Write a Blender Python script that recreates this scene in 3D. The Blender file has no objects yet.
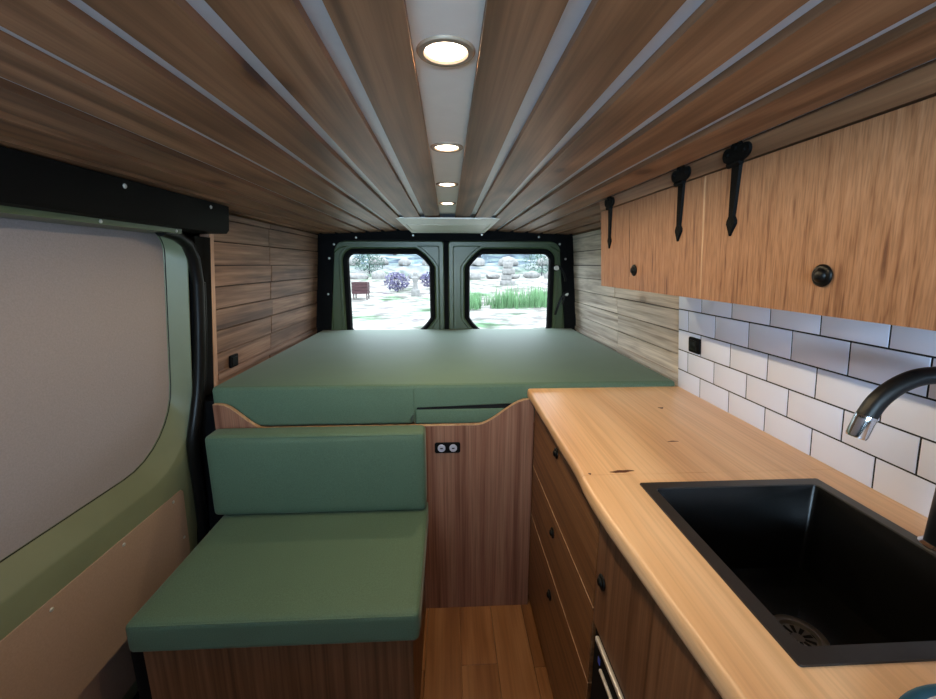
import bpy, bmesh, math, random
from mathutils import Vector, Matrix, noise
random.seed(7)
S = bpy.context.scene
COL = S.collection
PI = math.pi

# ------------------------------------------------------------------ helpers
def lin(c):
    c /= 255.0
    return c / 12.92 if c <= 0.04045 else ((c + 0.055) / 1.055) ** 2.4
def rgb(r, g, b):
    return (lin(r), lin(g), lin(b), 1.0)

def world_loc(o):
    v = Vector((0, 0, 0))
    while o is not None:
        v += o.location
        o = o.parent
    return v

def obj(name, bm, mat, parent=None, smooth=35):
    """Link a bmesh (built in world coordinates) as ONE mesh object."""
    bmesh.ops.recalc_face_normals(bm, faces=bm.faces[:])
    zs = [v.co for v in bm.verts]
    lo = Vector((min(v.x for v in zs), min(v.y for v in zs), min(v.z for v in zs)))
    hi = Vector((max(v.x for v in zs), max(v.y for v in zs), max(v.z for v in zs)))
    base = Vector(((lo.x + hi.x) / 2, (lo.y + hi.y) / 2, lo.z))
    me = bpy.data.meshes.new(name)
    bmesh.ops.translate(bm, verts=bm.verts[:], vec=-base)
    bm.to_mesh(me)
    bm.free()
    mats = mat if isinstance(mat, (list, tuple)) else [mat]
    for m in mats:
        me.materials.append(m)
    if smooth:
        me.shade_smooth()
        me.set_sharp_from_angle(angle=math.radians(smooth))
    o = bpy.data.objects.new(name, me)
    COL.objects.link(o)
    if parent is not None:
        o.parent = parent
        o.location = base - world_loc(parent)
    else:
        o.location = base
    return o

def tag(o, label=None, cat=None, group=None, kind=None):
    if label: o['label'] = label
    if cat: o['category'] = cat
    if group: o['group'] = group
    if kind: o['kind'] = kind
    return o

def thing(name, loc, label, cat, group=None):
    o = bpy.data.objects.new(name, None)
    o.empty_display_size = 0.05
    COL.objects.link(o)
    o.location = loc
    return tag(o, label, cat, group)

def structure(name, loc=(0, 0, 0), label=None, cat=None):
    o = bpy.data.objects.new(name, None)
    o.empty_display_size = 0.05
    COL.objects.link(o)
    o.location = loc
    return tag(o, label, cat, None, 'structure')

def dup(root, loc, label=None):
    r = root.copy(); COL.objects.link(r); r.location = loc
    if label: r['label'] = label
    for ch in list(root.children):
        c = ch.copy(); COL.objects.link(c); c.parent = r
        for g in ch.children:
            d = g.copy(); COL.objects.link(d); d.parent = c
    return r

def NB():
    return bmesh.new()

def box(bm, x0, x1, y0, y1, z0, z1, bev=0.0, seg=2):
    vs = [bm.verts.new(p) for p in ((x0,y0,z0),(x1,y0,z0),(x1,y1,z0),(x0,y1,z0),(x0,y0,z1),(x1,y0,z1),(x1,y1,z1),(x0,y1,z1))]
    fs = [bm.faces.new([vs[i] for i in q]) for q in ((3,2,1,0),(4,5,6,7),(0,1,5,4),(1,2,6,5),(2,3,7,6),(3,0,4,7))]
    if bev > 0:
        es = list({e for f in fs for e in f.edges})
        bmesh.ops.bevel(bm, geom=es, offset=bev, segments=seg, profile=0.5, affect='EDGES', clamp_overlap=True)
    return vs

def prism(bm, pts, fa, fb, bev=0.0, seg=2):
    """Closed polygon lofted between two placements: fa(p), fb(p) -> 3D."""
    a = [bm.verts.new(fa(p)) for p in pts]
    b = [bm.verts.new(fb(p)) for p in pts]
    n = len(pts)
    fs = [bm.faces.new(a), bm.faces.new(b[::-1])]
    for i in range(n):
        j = (i + 1) % n
        fs.append(bm.faces.new((a[i], b[i], b[j], a[j])))
    if bev > 0:
        es = [e for e in set(fs[0].edges[:] + fs[1].edges[:])]
        bmesh.ops.bevel(bm, geom=es, offset=bev, segments=seg, profile=0.5, affect='EDGES', clamp_overlap=True)
    return fs

def loft(bm, loops, cyclic=False, cap0=False, cap1=False, closed=True):
    rows = [[bm.verts.new(p) for p in lp] for lp in loops]
    n = len(rows[0])
    m = len(rows)
    for k in range(m if cyclic else m - 1):
        a, b = rows[k], rows[(k + 1) % m]
        for i in range(n if closed else n - 1):
            j = (i + 1) % n
            bm.faces.new((a[i], a[j], b[j], b[i]))
    if cap0: bm.faces.new(rows[0][::-1])
    if cap1: bm.faces.new(rows[-1])
    return rows

def tube(bm, path, r, n=10, cap=True, up=(0, 0, 1)):
    path = [Vector(p) for p in path]
    loops = []
    prev = None
    for i, p in enumerate(path):
        if i == 0: t = path[1] - p
        elif i == len(path) - 1: t = p - path[i - 1]
        else: t = path[i + 1] - path[i - 1]
        t.normalize()
        if prev is None:
            u = Vector(up)
            if abs(u.dot(t)) > 0.95: u = Vector((1, 0, 0))
            a = t.cross(u).normalized()
        else:
            a = (prev - t * prev.dot(t)).normalized()
        prev = a
        b = t.cross(a).normalized()
        rr = r[i] if isinstance(r, (list, tuple)) else r
        loops.append([p + (a * math.cos(2*PI*k/n) + b * math.sin(2*PI*k/n)) * rr for k in range(n)])
    loft(bm, loops, cap0=cap, cap1=cap)

def lathe(bm, prof, origin, axis=(0, 0, 1), n=32):
    """prof: list of (radius, height) along axis; ends with r=0 are closed."""
    ax = Vector(axis).normalized()
    u = Vector((1, 0, 0)) if abs(ax.x) < 0.9 else Vector((0, 1, 0))
    a = ax.cross(u).normalized(); b = ax.cross(a).normalized()
    o = Vector(origin)
    rows = []
    for r, h in prof:
        if r <= 1e-6:
            rows.append([bm.verts.new(o + ax * h)])
        else:
            rows.append([bm.verts.new(o + ax * h + (a*math.cos(2*PI*k/n) + b*math.sin(2*PI*k/n)) * r) for k in range(n)])
    for p, q in zip(rows, rows[1:]):
        for k in range(n):
            j = (k + 1) % n
            if len(p) == 1 and len(q) == 1: continue
            if len(p) == 1: bm.faces.new((p[0], q[k], q[j]))
            elif len(q) == 1: bm.faces.new((p[k], q[0], p[j]))
            else: bm.faces.new((p[k], q[k], q[j], p[j]))

def rrect(x0, x1, z0, z1, radii, n=6):
    """Rounded rectangle outline, counter clockwise from lower left; radii per corner (ll, lr, ur, ul);
    a negative radius makes a blunt cut corner."""
    cs = [(x0, z0, PI, 1, 1), (x1, z0, 1.5*PI, -1, 1), (x1, z1, 0, -1, -1), (x0, z1, 0.5*PI, 1, -1)]
    out = []
    for (cx, cz, a0, sx, sz), r in zip(cs, radii):
        rr = abs(r)
        ox, oz = cx + sx*rr, cz + sz*rr
        for k in range(n + 1):
            t = a0 + 0.5*PI*k/n
            px, pz = ox + rr*math.cos(t), oz + rr*math.sin(t)
            if r < 0:
                s = (ox + rr*math.cos(a0), oz + rr*math.sin(a0)); e = (ox + rr*math.cos(a0+0.5*PI), oz + rr*math.sin(a0+0.5*PI))
                f = k / n
                lx, lz = s[0] + (e[0]-s[0])*f, s[1] + (e[1]-s[1])*f
                px, pz = 0.30*px + 0.70*lx, 0.30*pz + 0.70*lz
            out.append((px, pz))
    return out

def smoothstep(a, b, x):
    t = max(0.0, min(1.0, (x - a) / (b - a)))
    return t*t*(3 - 2*t)

# ------------------------------------------------------------------ materials
def mat(name):
    m = bpy.data.materials.new(name)
    m.use_nodes = True
    nt = m.node_tree
    return m, nt, nt.nodes['Principled BSDF']
def N(nt, kind, **kw):
    n = nt.nodes.new(kind)
    for k, v in kw.items():
        setattr(n, k, v)
    return n
def ramp(nt, fac, stops):
    r = N(nt, 'ShaderNodeValToRGB')
    while len(r.color_ramp.elements) < len(stops):
        r.color_ramp.elements.new(0.5)
    for e, (p, c) in zip(r.color_ramp.elements, stops):
        e.position = p; e.color = c
    nt.links.new(fac, r.inputs['Fac'])
    return r
def mixc(nt, fac, a, b, mode='MIX'):
    m = N(nt, 'ShaderNodeMix', data_type='RGBA', blend_type=mode)
    for sock, v in ((m.inputs[0], fac), (m.inputs[6], a), (m.inputs[7], b)):
        if hasattr(v, 'links'): nt.links.new(v, sock)
        else: sock.default_value = v
    return m.outputs[2]
def math_(nt, op, a, b=None):
    m = N(nt, 'ShaderNodeMath', operation=op)
    for i, v in enumerate((a, b)):
        if v is None: continue
        if hasattr(v, 'links'): nt.links.new(v, m.inputs[i])
        else: m.inputs[i].default_value = v
    return m.outputs[0]

def plain(name, col, rough=0.5, metal=0.0, noise_amt=0.0, nscale=60, spec=0.5, bump=0.0, coat=0.0):
    m, nt, b = mat(name)
    b.inputs['Base Color'].default_value = col
    b.inputs['Roughness'].default_value = rough
    b.inputs['Metallic'].default_value = metal
    b.inputs['Specular IOR Level'].default_value = spec
    b.inputs['Coat Weight'].default_value = coat
    tc = N(nt, 'ShaderNodeTexCoord')
    nz = N(nt, 'ShaderNodeTexNoise'); nz.inputs['Scale'].default_value = nscale; nz.inputs['Detail'].default_value = 3
    nt.links.new(tc.outputs['Object'], nz.inputs['Vector'])
    if noise_amt:
        d = [c * (1 - noise_amt) for c in col[:3]] + [1]
        l = [min(1, c * (1 + noise_amt)) for c in col[:3]] + [1]
        r = ramp(nt, nz.outputs['Fac'], [(0.3, d), (0.7, l)])
        nt.links.new(r.outputs[0], b.inputs['Base Color'])
    if bump:
        bp = N(nt, 'ShaderNodeBump'); bp.inputs['Strength'].default_value = bump; bp.inputs['Distance'].default_value = 0.002
        nt.links.new(nz.outputs['Fac'], bp.inputs['Height']); nt.links.new(bp.outputs[0], b.inputs['Normal'])
    return m

def wood(name, dark, mid, light, axis='Y', grain=(30, 1.6), fine=(160, 5), rough=0.5, island=0.25, knots=0.0,
         contrast=(0.30, 0.52, 0.74), bump=0.15, fine_amt=0.35, spec=0.4, rings=0.0, knot_scale=5.0, stain=0.0):
    m, nt, b = mat(name)
    tc = N(nt, 'ShaderNodeTexCoord'); geo = N(nt, 'ShaderNodeNewGeometry')
    rnd = geo.outputs['Random Per Island'] if island else N(nt, 'ShaderNodeValue').outputs[0]
    off = N(nt, 'ShaderNodeCombineXYZ')
    for i, k in enumerate((7.3, 3.1, 11.7)):
        nt.links.new(math_(nt, 'MULTIPLY', rnd, k), off.inputs[i])
    add = N(nt, 'ShaderNodeVectorMath', operation='ADD')
    nt.links.new(tc.outputs['Object'], add.inputs[0]); nt.links.new(off.outputs[0], add.inputs[1])
    def stretched(a, l, detail, dist=0.0):
        mp = N(nt, 'ShaderNodeMapping')
        sc = {'X': (l, a, a), 'Y': (a, l, a), 'Z': (a, a, l)}[axis]
        mp.inputs['Scale'].default_value = sc
        nt.links.new(add.outputs[0], mp.inputs['Vector'])
        nz = N(nt, 'ShaderNodeTexNoise')
        nz.inputs['Scale'].default_value = 1.0; nz.inputs['Detail'].default_value = detail; nz.inputs['Distortion'].default_value = dist
        nt.links.new(mp.outputs[0], nz.inputs['Vector'])
        return nz.outputs['Fac']
    g = stretched(grain[0], grain[1], 3, 0.25)
    if rings:
        # flat sawn figure: contour lines of a slow field
        lo = stretched(grain[0]*0.16, grain[1]*0.55, 1, 0.2)
        rr = math_(nt, 'PINGPONG', math_(nt, 'MULTIPLY', lo, rings), 0.5)
        g = math_(nt, 'ADD', math_(nt, 'MULTIPLY', g, 0.7), math_(nt, 'MULTIPLY', rr, 0.6))
    r = ramp(nt, g, [(contrast[0], dark), (contrast[1], mid), (contrast[2], light)])
    col = r.outputs[0]
    f = stretched(fine[0], fine[1], 2)
    fr = ramp(nt, f, [(0.36, (0.45, 0.42, 0.40, 1)), (0.58, (1, 1, 1, 1))])
    col = mixc(nt, fine_amt, col, fr.outputs[0], 'MULTIPLY')
    if stain:
        sf = stretched(16.0, 1.8, 4, 0.5)
        sr_ = ramp(nt, sf, [(0.36, (0.30, 0.25, 0.22, 1)), (0.52, (1, 1, 1, 1))])
        col = mixc(nt, stain, col, sr_.outputs[0], 'MULTIPLY')
    if knots:
        mp = N(nt, 'ShaderNodeMapping')
        sc = {'X': (.45, 1, 1), 'Y': (1, .45, 1), 'Z': (1, 1, .45)}[axis]
        mp.inputs['Scale'].default_value = sc
        nt.links.new(add.outputs[0], mp.inputs['Vector'])
        vo = N(nt, 'ShaderNodeTexVoronoi'); vo.inputs['Scale'].default_value = knot_scale
        nt.links.new(mp.outputs[0], vo.inputs['Vector'])
        kr = ramp(nt, vo.outputs['Distance'], [(0.0, (0.12, 0.07, 0.04, 1)), (0.07, (0.25, 0.16, 0.10, 1)), (0.11, (0.72, 0.62, 0.52, 1)), (0.22, (1, 1, 1, 1))])
        col = mixc(nt, knots, col, kr.outputs[0], 'MULTIPLY')
    if island:
        hsv = N(nt, 'ShaderNodeHueSaturation')
        nt.links.new(col, hsv.inputs['Color'])
        v = math_(nt, 'ADD', math_(nt, 'MULTIPLY', rnd, island), 1 - island * 0.5)
        nt.links.new(v, hsv.inputs['Value'])
        col = hsv.outputs[0]
    nt.links.new(col, b.inputs['Base Color'])
    b.inputs['Roughness'].default_value = rough
    b.inputs['Specular IOR Level'].default_value = spec
    if bump:
        bp = N(nt, 'ShaderNodeBump'); bp.inputs['Strength'].default_value = bump; bp.inputs['Distance'].default_value = 0.001
        nt.links.new(f, bp.inputs['Height']); nt.links.new(bp.outputs[0], b.inputs['Normal'])
    return m

def fabric(name, col):
    m, nt, b = mat(name)
    tc = N(nt, 'ShaderNodeTexCoord')
    nz = N(nt, 'ShaderNodeTexNoise'); nz.inputs['Scale'].default_value = 420; nz.inputs['Detail'].default_value = 2
    n2 = N(nt, 'ShaderNodeTexNoise'); n2.inputs['Scale'].default_value = 6; n2.inputs['Detail'].default_value = 3
    nt.links.new(tc.outputs['Object'], nz.inputs['Vector']); nt.links.new(tc.outputs['Object'], n2.inputs['Vector'])
    r = ramp(nt, nz.outputs['Fac'], [(0.3, [c*0.82 for c in col[:3]] + [1]), (0.7, [c*1.15 for c in col[:3]] + [1])])
    r2 = ramp(nt, n2.outputs['Fac'], [(0.3, (0.93, 0.93, 0.93, 1)), (0.7, (1, 1, 1, 1))])
    nt.links.new(mixc(nt, 1.0, r.outputs[0], r2.outputs[0], 'MULTIPLY'), b.inputs['Base Color'])
    b.inputs['Roughness'].default_value = 0.66
    b.inputs['Specular IOR Level'].default_value = 0.36
    b.inputs['Sheen Weight'].default_value = 0.12
    b.inputs['Sheen Roughness'].default_value = 0.4
    bp = N(nt, 'ShaderNodeBump'); bp.inputs['Strength'].default_value = 0.25; bp.inputs['Distance'].default_value = 0.0008
    nt.links.new(nz.outputs['Fac'], bp.inputs['Height']); nt.links.new(bp.outputs[0], b.inputs['Normal'])
    return m

def emit(name, col, strength):
    m, nt, b = mat(name)
    b.inputs['Base Color'].default_value = (0.8, 0.8, 0.8, 1)
    b.inputs['Emission Color'].default_value = col
    b.inputs['Emission Strength'].default_value = strength
    return m

def glass(name):
    m, nt, b = mat(name)
    nt.nodes.remove(b)
    t = N(nt, 'ShaderNodeBsdfTransparent'); t.inputs[0].default_value = (0.93, 0.96, 0.96, 1)
    g = N(nt, 'ShaderNodeBsdfGlossy'); g.inputs['Roughness'].default_value = 0.03
    fz = N(nt, 'ShaderNodeFresnel'); fz.inputs['IOR'].default_value = 1.08
    mx = N(nt, 'ShaderNodeMixShader')
    nt.links.new(fz.outputs[0], mx.inputs[0]); nt.links.new(t.outputs[0], mx.inputs[1]); nt.links.new(g.outputs[0], mx.inputs[2])
    nt.links.new(mx.outputs[0], nt.nodes['Material Output'].inputs['Surface'])
    return m

M = {}
M['ceil_wood'] = wood('stained ceiling boards', rgb(116,82,57), rgb(146,105,76), rgb(168,125,92), 'Y', (44, 1.4), (170, 3), 0.45, 0.18, 0.85, rings=6, knot_scale=6, fine_amt=0.35, stain=0.3)
M['wall_wood'] = wood('burnt rustic planks', rgb(88,64,50), rgb(134,102,82), rgb(164,134,112), 'Y', (46, 1.6), (150, 5), 0.55, 0.34, 0.6, (0.26, 0.5, 0.76), 0.4, 0.35, knot_scale=6, stain=0.5)
M['wall_wood_daylit'] = wood('daylit rustic planks', rgb(150,136,122), rgb(208,196,182), rgb(230,220,208), 'Y', (46, 1.6), (150, 5), 0.55, 0.34, 0.6, (0.26, 0.5, 0.76), 0.4, 0.35, knot_scale=6, stain=0.5)  # same planks as the left wall, daylight on this side put into the colour
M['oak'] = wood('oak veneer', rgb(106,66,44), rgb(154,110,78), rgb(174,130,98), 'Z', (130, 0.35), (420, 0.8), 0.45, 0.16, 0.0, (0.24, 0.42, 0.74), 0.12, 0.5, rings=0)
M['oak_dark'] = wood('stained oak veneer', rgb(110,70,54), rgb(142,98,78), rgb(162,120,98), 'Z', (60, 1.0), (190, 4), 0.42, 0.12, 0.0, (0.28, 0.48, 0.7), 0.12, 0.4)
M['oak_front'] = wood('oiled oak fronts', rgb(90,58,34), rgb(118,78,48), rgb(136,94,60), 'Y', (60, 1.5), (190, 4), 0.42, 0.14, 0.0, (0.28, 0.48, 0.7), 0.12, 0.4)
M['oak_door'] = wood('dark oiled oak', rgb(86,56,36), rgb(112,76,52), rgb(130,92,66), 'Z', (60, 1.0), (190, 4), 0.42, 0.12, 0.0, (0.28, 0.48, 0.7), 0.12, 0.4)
M['pale_edge'] = wood('bare plywood edge', rgb(168,128,96), rgb(196,158,124), rgb(214,180,146), 'Z', (40, 3), (200, 6), 0.5, 0.1)
M['edge_strip'] = wood('bare wood edge strip', rgb(168,132,112), rgb(190,154,132), rgb(206,172,150), 'Z', (40, 2), (200, 6), 0.5, 0.1)
M['top_wood'] = wood('oiled solid wood worktop', rgb(200,150,106), rgb(222,177,132), rgb(234,194,152), 'Y', (17, 1.0), (150, 2.5), 0.34, 0.0, 0.0, (0.26, 0.46, 0.72), 0.06, 0.22, 0.5, rings=3)
M['floor_wood'] = wood('laminate floor', rgb(122,78,44), rgb(150,100,60), rgb(168,118,76), 'Y', (20, 1.6), (140, 3), 0.32, 0.16, 0.0, (0.28, 0.48, 0.7), 0.05, 0.25, 0.5)
M['grey'] = plain('grey painted backing', rgb(206,210,222), 0.35, 0, 0.03, 40)
M['grey_strip'] = plain('satin grey light channel', rgb(240,236,234), 0.34, 0, 0.02, 30)
M['offwhite'] = plain('off white plastic', rgb(244,240,232), 0.35, 0, 0.02, 20)
M['gap'] = plain('dark gap', rgb(40,28,22), 0.9)
M['shell'] = plain('dark van lining', rgb(22,22,22), 0.9, 0, 0.1, 30)
M['black'] = plain('black plastic trim', rgb(12,12,14), 0.75, 0, 0.12, 90, 0.12, 0.1)
M['rubber'] = plain('black rubber seal', rgb(12,12,13), 0.36, 0, 0.1, 90, 0.28)
M['black_iron'] = plain('black wrought iron', rgb(8,8,8), 0.7, 0.0, 0.2, 150, 0.10, 0.4)
M['black_gloss'] = plain('black gloss knob', rgb(8,8,8), 0.42, 0, 0.05, 60, 0.22)
M['faucet'] = plain('black coated metal', rgb(12,12,13), 0.42, 0.0, 0.08, 80, 0.35)
M['chrome'] = plain('chrome', rgb(214,212,214), 0.14, 1.0)
M['steel'] = plain('brushed steel', rgb(214,206,200), 0.4, 0.5, 0.03, 120)
M['sink'] = plain('black coated sink steel', rgb(10,10,10), 0.26, 0.0, 0.12, 25, 0.28)
M['sink_rim'] = plain('black brushed sink rim', rgb(54,50,47), 0.34, 0.4, 0.06, 90, 0.5)
M['drain'] = plain('satin steel drain', rgb(120,112,106), 0.3, 0.8)
M['screw'] = plain('bright screw head', rgb(205,205,200), 0.35, 0.6)
M['olive'] = plain('olive green van paint', rgb(110,116,90), 0.42, 0, 0.05, 12, 0.45)
M['olive_dark'] = plain('dark green door paint', rgb(72,86,58), 0.36, 0, 0.05, 12, 0.5)
M['card'] = plain('grey felt window cover', rgb(154,147,150), 0.95, 0, 0.06, 240, 0.1, 0.3)
M['hardboard'] = plain('beige hardboard', rgb(170,144,126), 0.8, 0, 0.06, 200, 0.2, 0.2)
M['fabric'] = fabric('green upholstery', rgb(87, 112, 92))
M['slot_shade'] = plain('shade in cushion slot', rgb(10,12,14), 0.9)
M['tile'] = plain('white glazed tile', rgb(226,233,255), 0.22, 0, 0.015, 9, 0.5)
M['grout'] = plain('charcoal grout', rgb(22,22,28), 0.9, 0, 0.15, 200)
M['glass'] = glass('window glass')
M['lens'] = emit('warm led lens', (1.0, 0.80, 0.60, 1), 14)
M['ring'] = plain('satin nickel lamp ring', rgb(150,132,114), 0.5, 0.2)
M['teal'] = plain('teal glaze', rgb(28,74,92), 0.25, 0, 0.15, 40)
M['plate'] = plain('pale glaze', rgb(196,192,206), 0.25, 0, 0.02, 20)
M['white_plastic'] = plain('white plastic cap', rgb(215,215,210), 0.4)
M['blue_led'] = plain('blue indicator lens', rgb(70,90,190), 0.25)
M['usb'] = plain('pale socket insert', rgb(190,190,205), 0.3, 0.2)
M['stone'] = plain('pale limestone', rgb(116,114,112), 0.9, 0, 0.22, 5, 0.2, 0.6)
M['crate'] = wood('red brown crate boards', rgb(46,24,28), rgb(58,32,36), rgb(72,44,46), 'X', (20, 2), (80, 4), 0.8, 0.2)
M['bark'] = plain('grey bark', rgb(52,50,58), 0.95, 0, 0.3, 12, 0.2, 0.8)
M['leaf'] = plain('pale green leaves', rgb(62,80,72), 0.8, 0, 0.3, 3, 0.2)
M['mauve_leaf'] = plain('purple grey leaves', rgb(84,80,104), 0.8, 0, 0.3, 3, 0.2)
M['grass'] = plain('tall green grass', rgb(92,126,88), 0.8, 0, 0.25, 1.5, 0.2)

# ------------------------------------------------------------------ camera
cam = bpy.data.cameras.new('camera')
cam.sensor_fit = 'HORIZONTAL'; cam.sensor_width = 36.0; cam.lens = 410.0 / 936.0 * 36.0
cam.clip_start = 0.02; cam.clip_end = 500
co = bpy.data.objects.new('camera', cam); COL.objects.link(co)
CZ = 1.39
co.location = (0, 0, CZ)
co.rotation_euler = (math.radians(90 - 11.645), 0, math.radians(-2.735))
S.camera = co

# ------------------------------------------------------------------ side surfaces of the van (they lean inwards towards the roof)
def lx(z): return -(0.925 - 0.10 * (z - 0.90))          # sliding door skin
def wl(z): return -(0.915 - 0.09 * (z - 0.93))          # left plank wall
def wr(z): return 0.905 - 0.09 * (z - 0.93)             # right plank wall
def tx(z): return 0.880 - 0.095 * (z - 0.93)            # tile face
def cz(x): return 1.630 - 0.060 * abs(x) + 0.015 * x * x  # ceiling curve

# ------------------------------------------------------------------ shell
bm = NB()
box(bm, -1.05, -1.03, -1.8, 2.96, -0.12, 1.70)
box(bm, 1.03, 1.05, -1.8, 2.96, -0.12, 1.70)
box(bm, -1.05, 1.05, -1.8, 2.96, 1.68, 1.70)
# front bulkhead with the windscreen opening
box(bm, -1.03, 1.03, -1.8, -1.78, -0.12, 0.95)
box(bm, -1.03, 1.03, -1.8, -1.78, 1.60, 1.68)
box(bm, -1.03, -0.85, -1.8, -1.78, 0.95, 1.60)
box(bm, 0.85, 1.03, -1.8, -1.78, 0.95, 1.60)
# unseen half height blocker, added to keep windscreen daylight off the bench
box(bm, -1.03, 1.03, -0.92, -0.90, 0.0, 1.20)
# rear door surround
box(bm, -1.03, -0.838, 2.91, 2.96, -0.12, 1.68)
box(bm, 0.848, 1.03, 2.91, 2.96, -0.12, 1.68)
box(bm, -0.838, 0.848, 2.91, 2.96, 1.55, 1.68)
box(bm, -0.838, 0.848, 2.91, 2.96, -0.12, 0.04)
o = obj('wall_shell', bm, M['shell'], smooth=0)
tag(o, 'dark metal body shell of the van around the cabin, plus an added daylight blocker', 'wall', None, 'structure')

# floor
bm = NB()
y = -1.78
w = 0.128
xs = -0.99
k = 0
while xs < 1.03:
    x1 = min(xs + w, 1.03)
    ys = -1.78 - random.random() * 0.6
    stag = [ys + 0.75 * i for i in range(9)]
    for a in stag:
        y0, y1 = max(a, -1.78), min(a + 0.75, 2.90)
        if y1 - y0 > 0.02:
            box(bm, xs + 0.0006, x1 - 0.0006, y0 + 0.0006, y1 - 0.0006, -0.02, 0.0, 0.0008, 1)
    xs += w
box(bm, -1.03, 1.03, -1.78, 2.91, -0.06, -0.019)
o = obj('floor', bm, M['floor_wood'], smooth=0)
tag(o, 'warm brown plank floor of the narrow aisle', 'floor', None, 'structure')

# ceiling: boards in one mesh over a grey backing
cl = structure('ceiling', (0, 0, 1.5), 'stained board ceiling with grey gaps between boards', 'ceiling')
bm = NB()
edges = []
for sgn in (-1, 1):
    for k in range(9):
        a, b = (0.0385, 0.111) if k == 0 else (0.137 + 0.1008 * (k - 1), 0.2118 + 0.1008 * (k - 1))
        if a > 0.86: break
        b = min(b, 0.90)
        a, b = (a, b)
        pts = []
        for t, h in ((a, 0), (b, 0), (b, 0.011), (a, 0.011)):
            pts.append((sgn * t, cz(t) + h))
        prism(bm, pts, lambda p: (p[0], -1.2, p[1]), lambda p: (p[0], 2.84, p[1]), 0)
o = obj('boards', bm, M['ceil_wood'], cl, smooth=0)
bm = NB()
xs = [-0.98 + 1.96 * i / 40 for i in range(41)]
pts = [(x, cz(x) + 0.0112) for x in xs] + [(x, cz(x) + 0.03) for x in xs[::-1]]
prism(bm, pts, lambda p: (p[0], -1.78, p[1]), lambda p: (p[0], 2.84, p[1]))
obj('backing', bm, M['grey'], cl, smooth=0)
bm = NB()
box(bm, -0.0383, 0.0383, -1.2, 2.12, 1.638, 1.6415)
obj('light_channel', bm, M['grey_strip'], cl, smooth=0)

# plank walls
def plank_wall(name, face, side, y0, y1, joint, wm='wall_wood'):
    bm = NB()
    z = 0.80
    k = 0
    hs = [0.082, 0.088, 0.079, 0.09, 0.083, 0.086, 0.08, 0.088, 0.084, 0.085]
    while z < 1.565:
        z1 = min(z + hs[k % len(hs)], 1.586)
        j = joint + random.uniform(-0.03, 0.03)
        for a, b in ((y0, j), (j, y1)):
            d = random.uniform(-0.003, 0.003)
            zz = random.uniform(-0.0016, 0.0016)
            pts = [(face(z) + d*side, z + 0.002), (face(z1) + d*side, z1 - 0.002), (face(z1) + side*0.016, z1 - 0.002), (face(z) + side*0.016, z + 0.002)]
            prism(bm, pts, lambda p: (p[0], a + 0.0004, p[1]), lambda p: (p[0], b - 0.0004, p[1] + (0 if z == 0.80 or z1 > 1.58 else zz)), 0.0012, 1)
        z = z1; k += 1
    pts = [(face(0.0) + side*0.016, 0.0), (face(1.58) + side*0.016, 1.58), (face(1.58) + side*0.03, 1.58), (face(0.0) + side*0.03, 0.0)]
    for f in prism(bm, pts, lambda p: (p[0], y0, p[1]), lambda p: (p[0], y1, p[1])): f.material_index = 1
    return obj(name, bm, [M[wm], M['gap']], smooth=0)
o = plank_wall('wall_left', wl, -1, 1.60, 2.85, 2.12)
tag(o, 'rustic stained plank wall beside the bed, sliding door side', 'wall', None, 'structure')
o = plank_wall('wall_right', wr, 1, 1.478, 2.85, 2.12, 'wall_wood_daylit')
tag(o, 'rustic plank wall beside the bed, kitchen side', 'wall', None, 'structure')

# edge strip ending the left plank wall, and the low strips along the bed
bm = NB()
pts = [(wl(z) + dx, z) for dx, z in ((0.006, 0.0), (0.006, 1.50), (-0.03, 1.50), (-0.03, 0.0))]
prism(bm, pts, lambda p: (p[0], 1.575, p[1]), lambda p: (p[0], 1.602, p[1]), 0.002, 1)
tag(obj('trim_1', bm, M['edge_strip']), 'upright bare wood strip ending the plank wall beside the sliding door', 'trim', None, 'structure')
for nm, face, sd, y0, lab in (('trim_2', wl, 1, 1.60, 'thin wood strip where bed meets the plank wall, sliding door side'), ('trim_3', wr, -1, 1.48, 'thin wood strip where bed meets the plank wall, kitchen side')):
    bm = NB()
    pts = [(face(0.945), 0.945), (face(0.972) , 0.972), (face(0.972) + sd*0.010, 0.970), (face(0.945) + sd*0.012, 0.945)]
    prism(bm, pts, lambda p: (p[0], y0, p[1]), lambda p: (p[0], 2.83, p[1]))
    tag(obj(nm, bm, M['wall_wood' if sd > 0 else 'wall_wood_daylit']), lab, 'trim', None, 'structure')

# ------------------------------------------------------------------ tiled splashback
sp = structure('wall_tiled', (0.88, 0.6, 0.933), 'white brick tile splashback with dark grout above the worktop', 'wall')
bm = NB()
def tilept(s, y, d):      # s: distance up the leaning face, d: out of the face towards the room
    ca = 1 / math.sqrt(1 + 0.095**2); sa = 0.095 * ca
    return (tx(0.930) - s*sa - d*ca, y, 0.930 + s*ca - d*sa)
for r in range(6):
    s0 = r * 0.0762 - 0.001
    s1 = s0 + 0.0726
    st = 1.488 if r % 2 == 0 else 1.488 + 0.076
    st += 0.0 if r % 2 == 0 else 0.0
    yb = st
    while yb > -0.5:
        ya, yb2 = yb - 0.1463, min(yb, 1.4775)
        if yb2 - ya > 0.01:
            q = [(s0, ya), (s0, yb2), (s1, yb2), (s1, ya)]
            prism(bm, q, lambda p: tilept(p[0], p[1], -0.006), lambda p: tilept(p[0], p[1], 0.0), 0.0016, 2)
        yb -= 0.1500
obj('tiles', bm, M['tile'], sp, smooth=40)
bm = NB()
q = [(-0.002, -0.5), (-0.002, 1.479), (0.47, 1.479), (0.47, -0.5)]
prism(bm, q, lambda p: tilept(p[0], p[1], -0.02), lambda p: tilept(p[0], p[1], -0.0016))
obj('grout', bm, M['grout'], sp, smooth=0)

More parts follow.
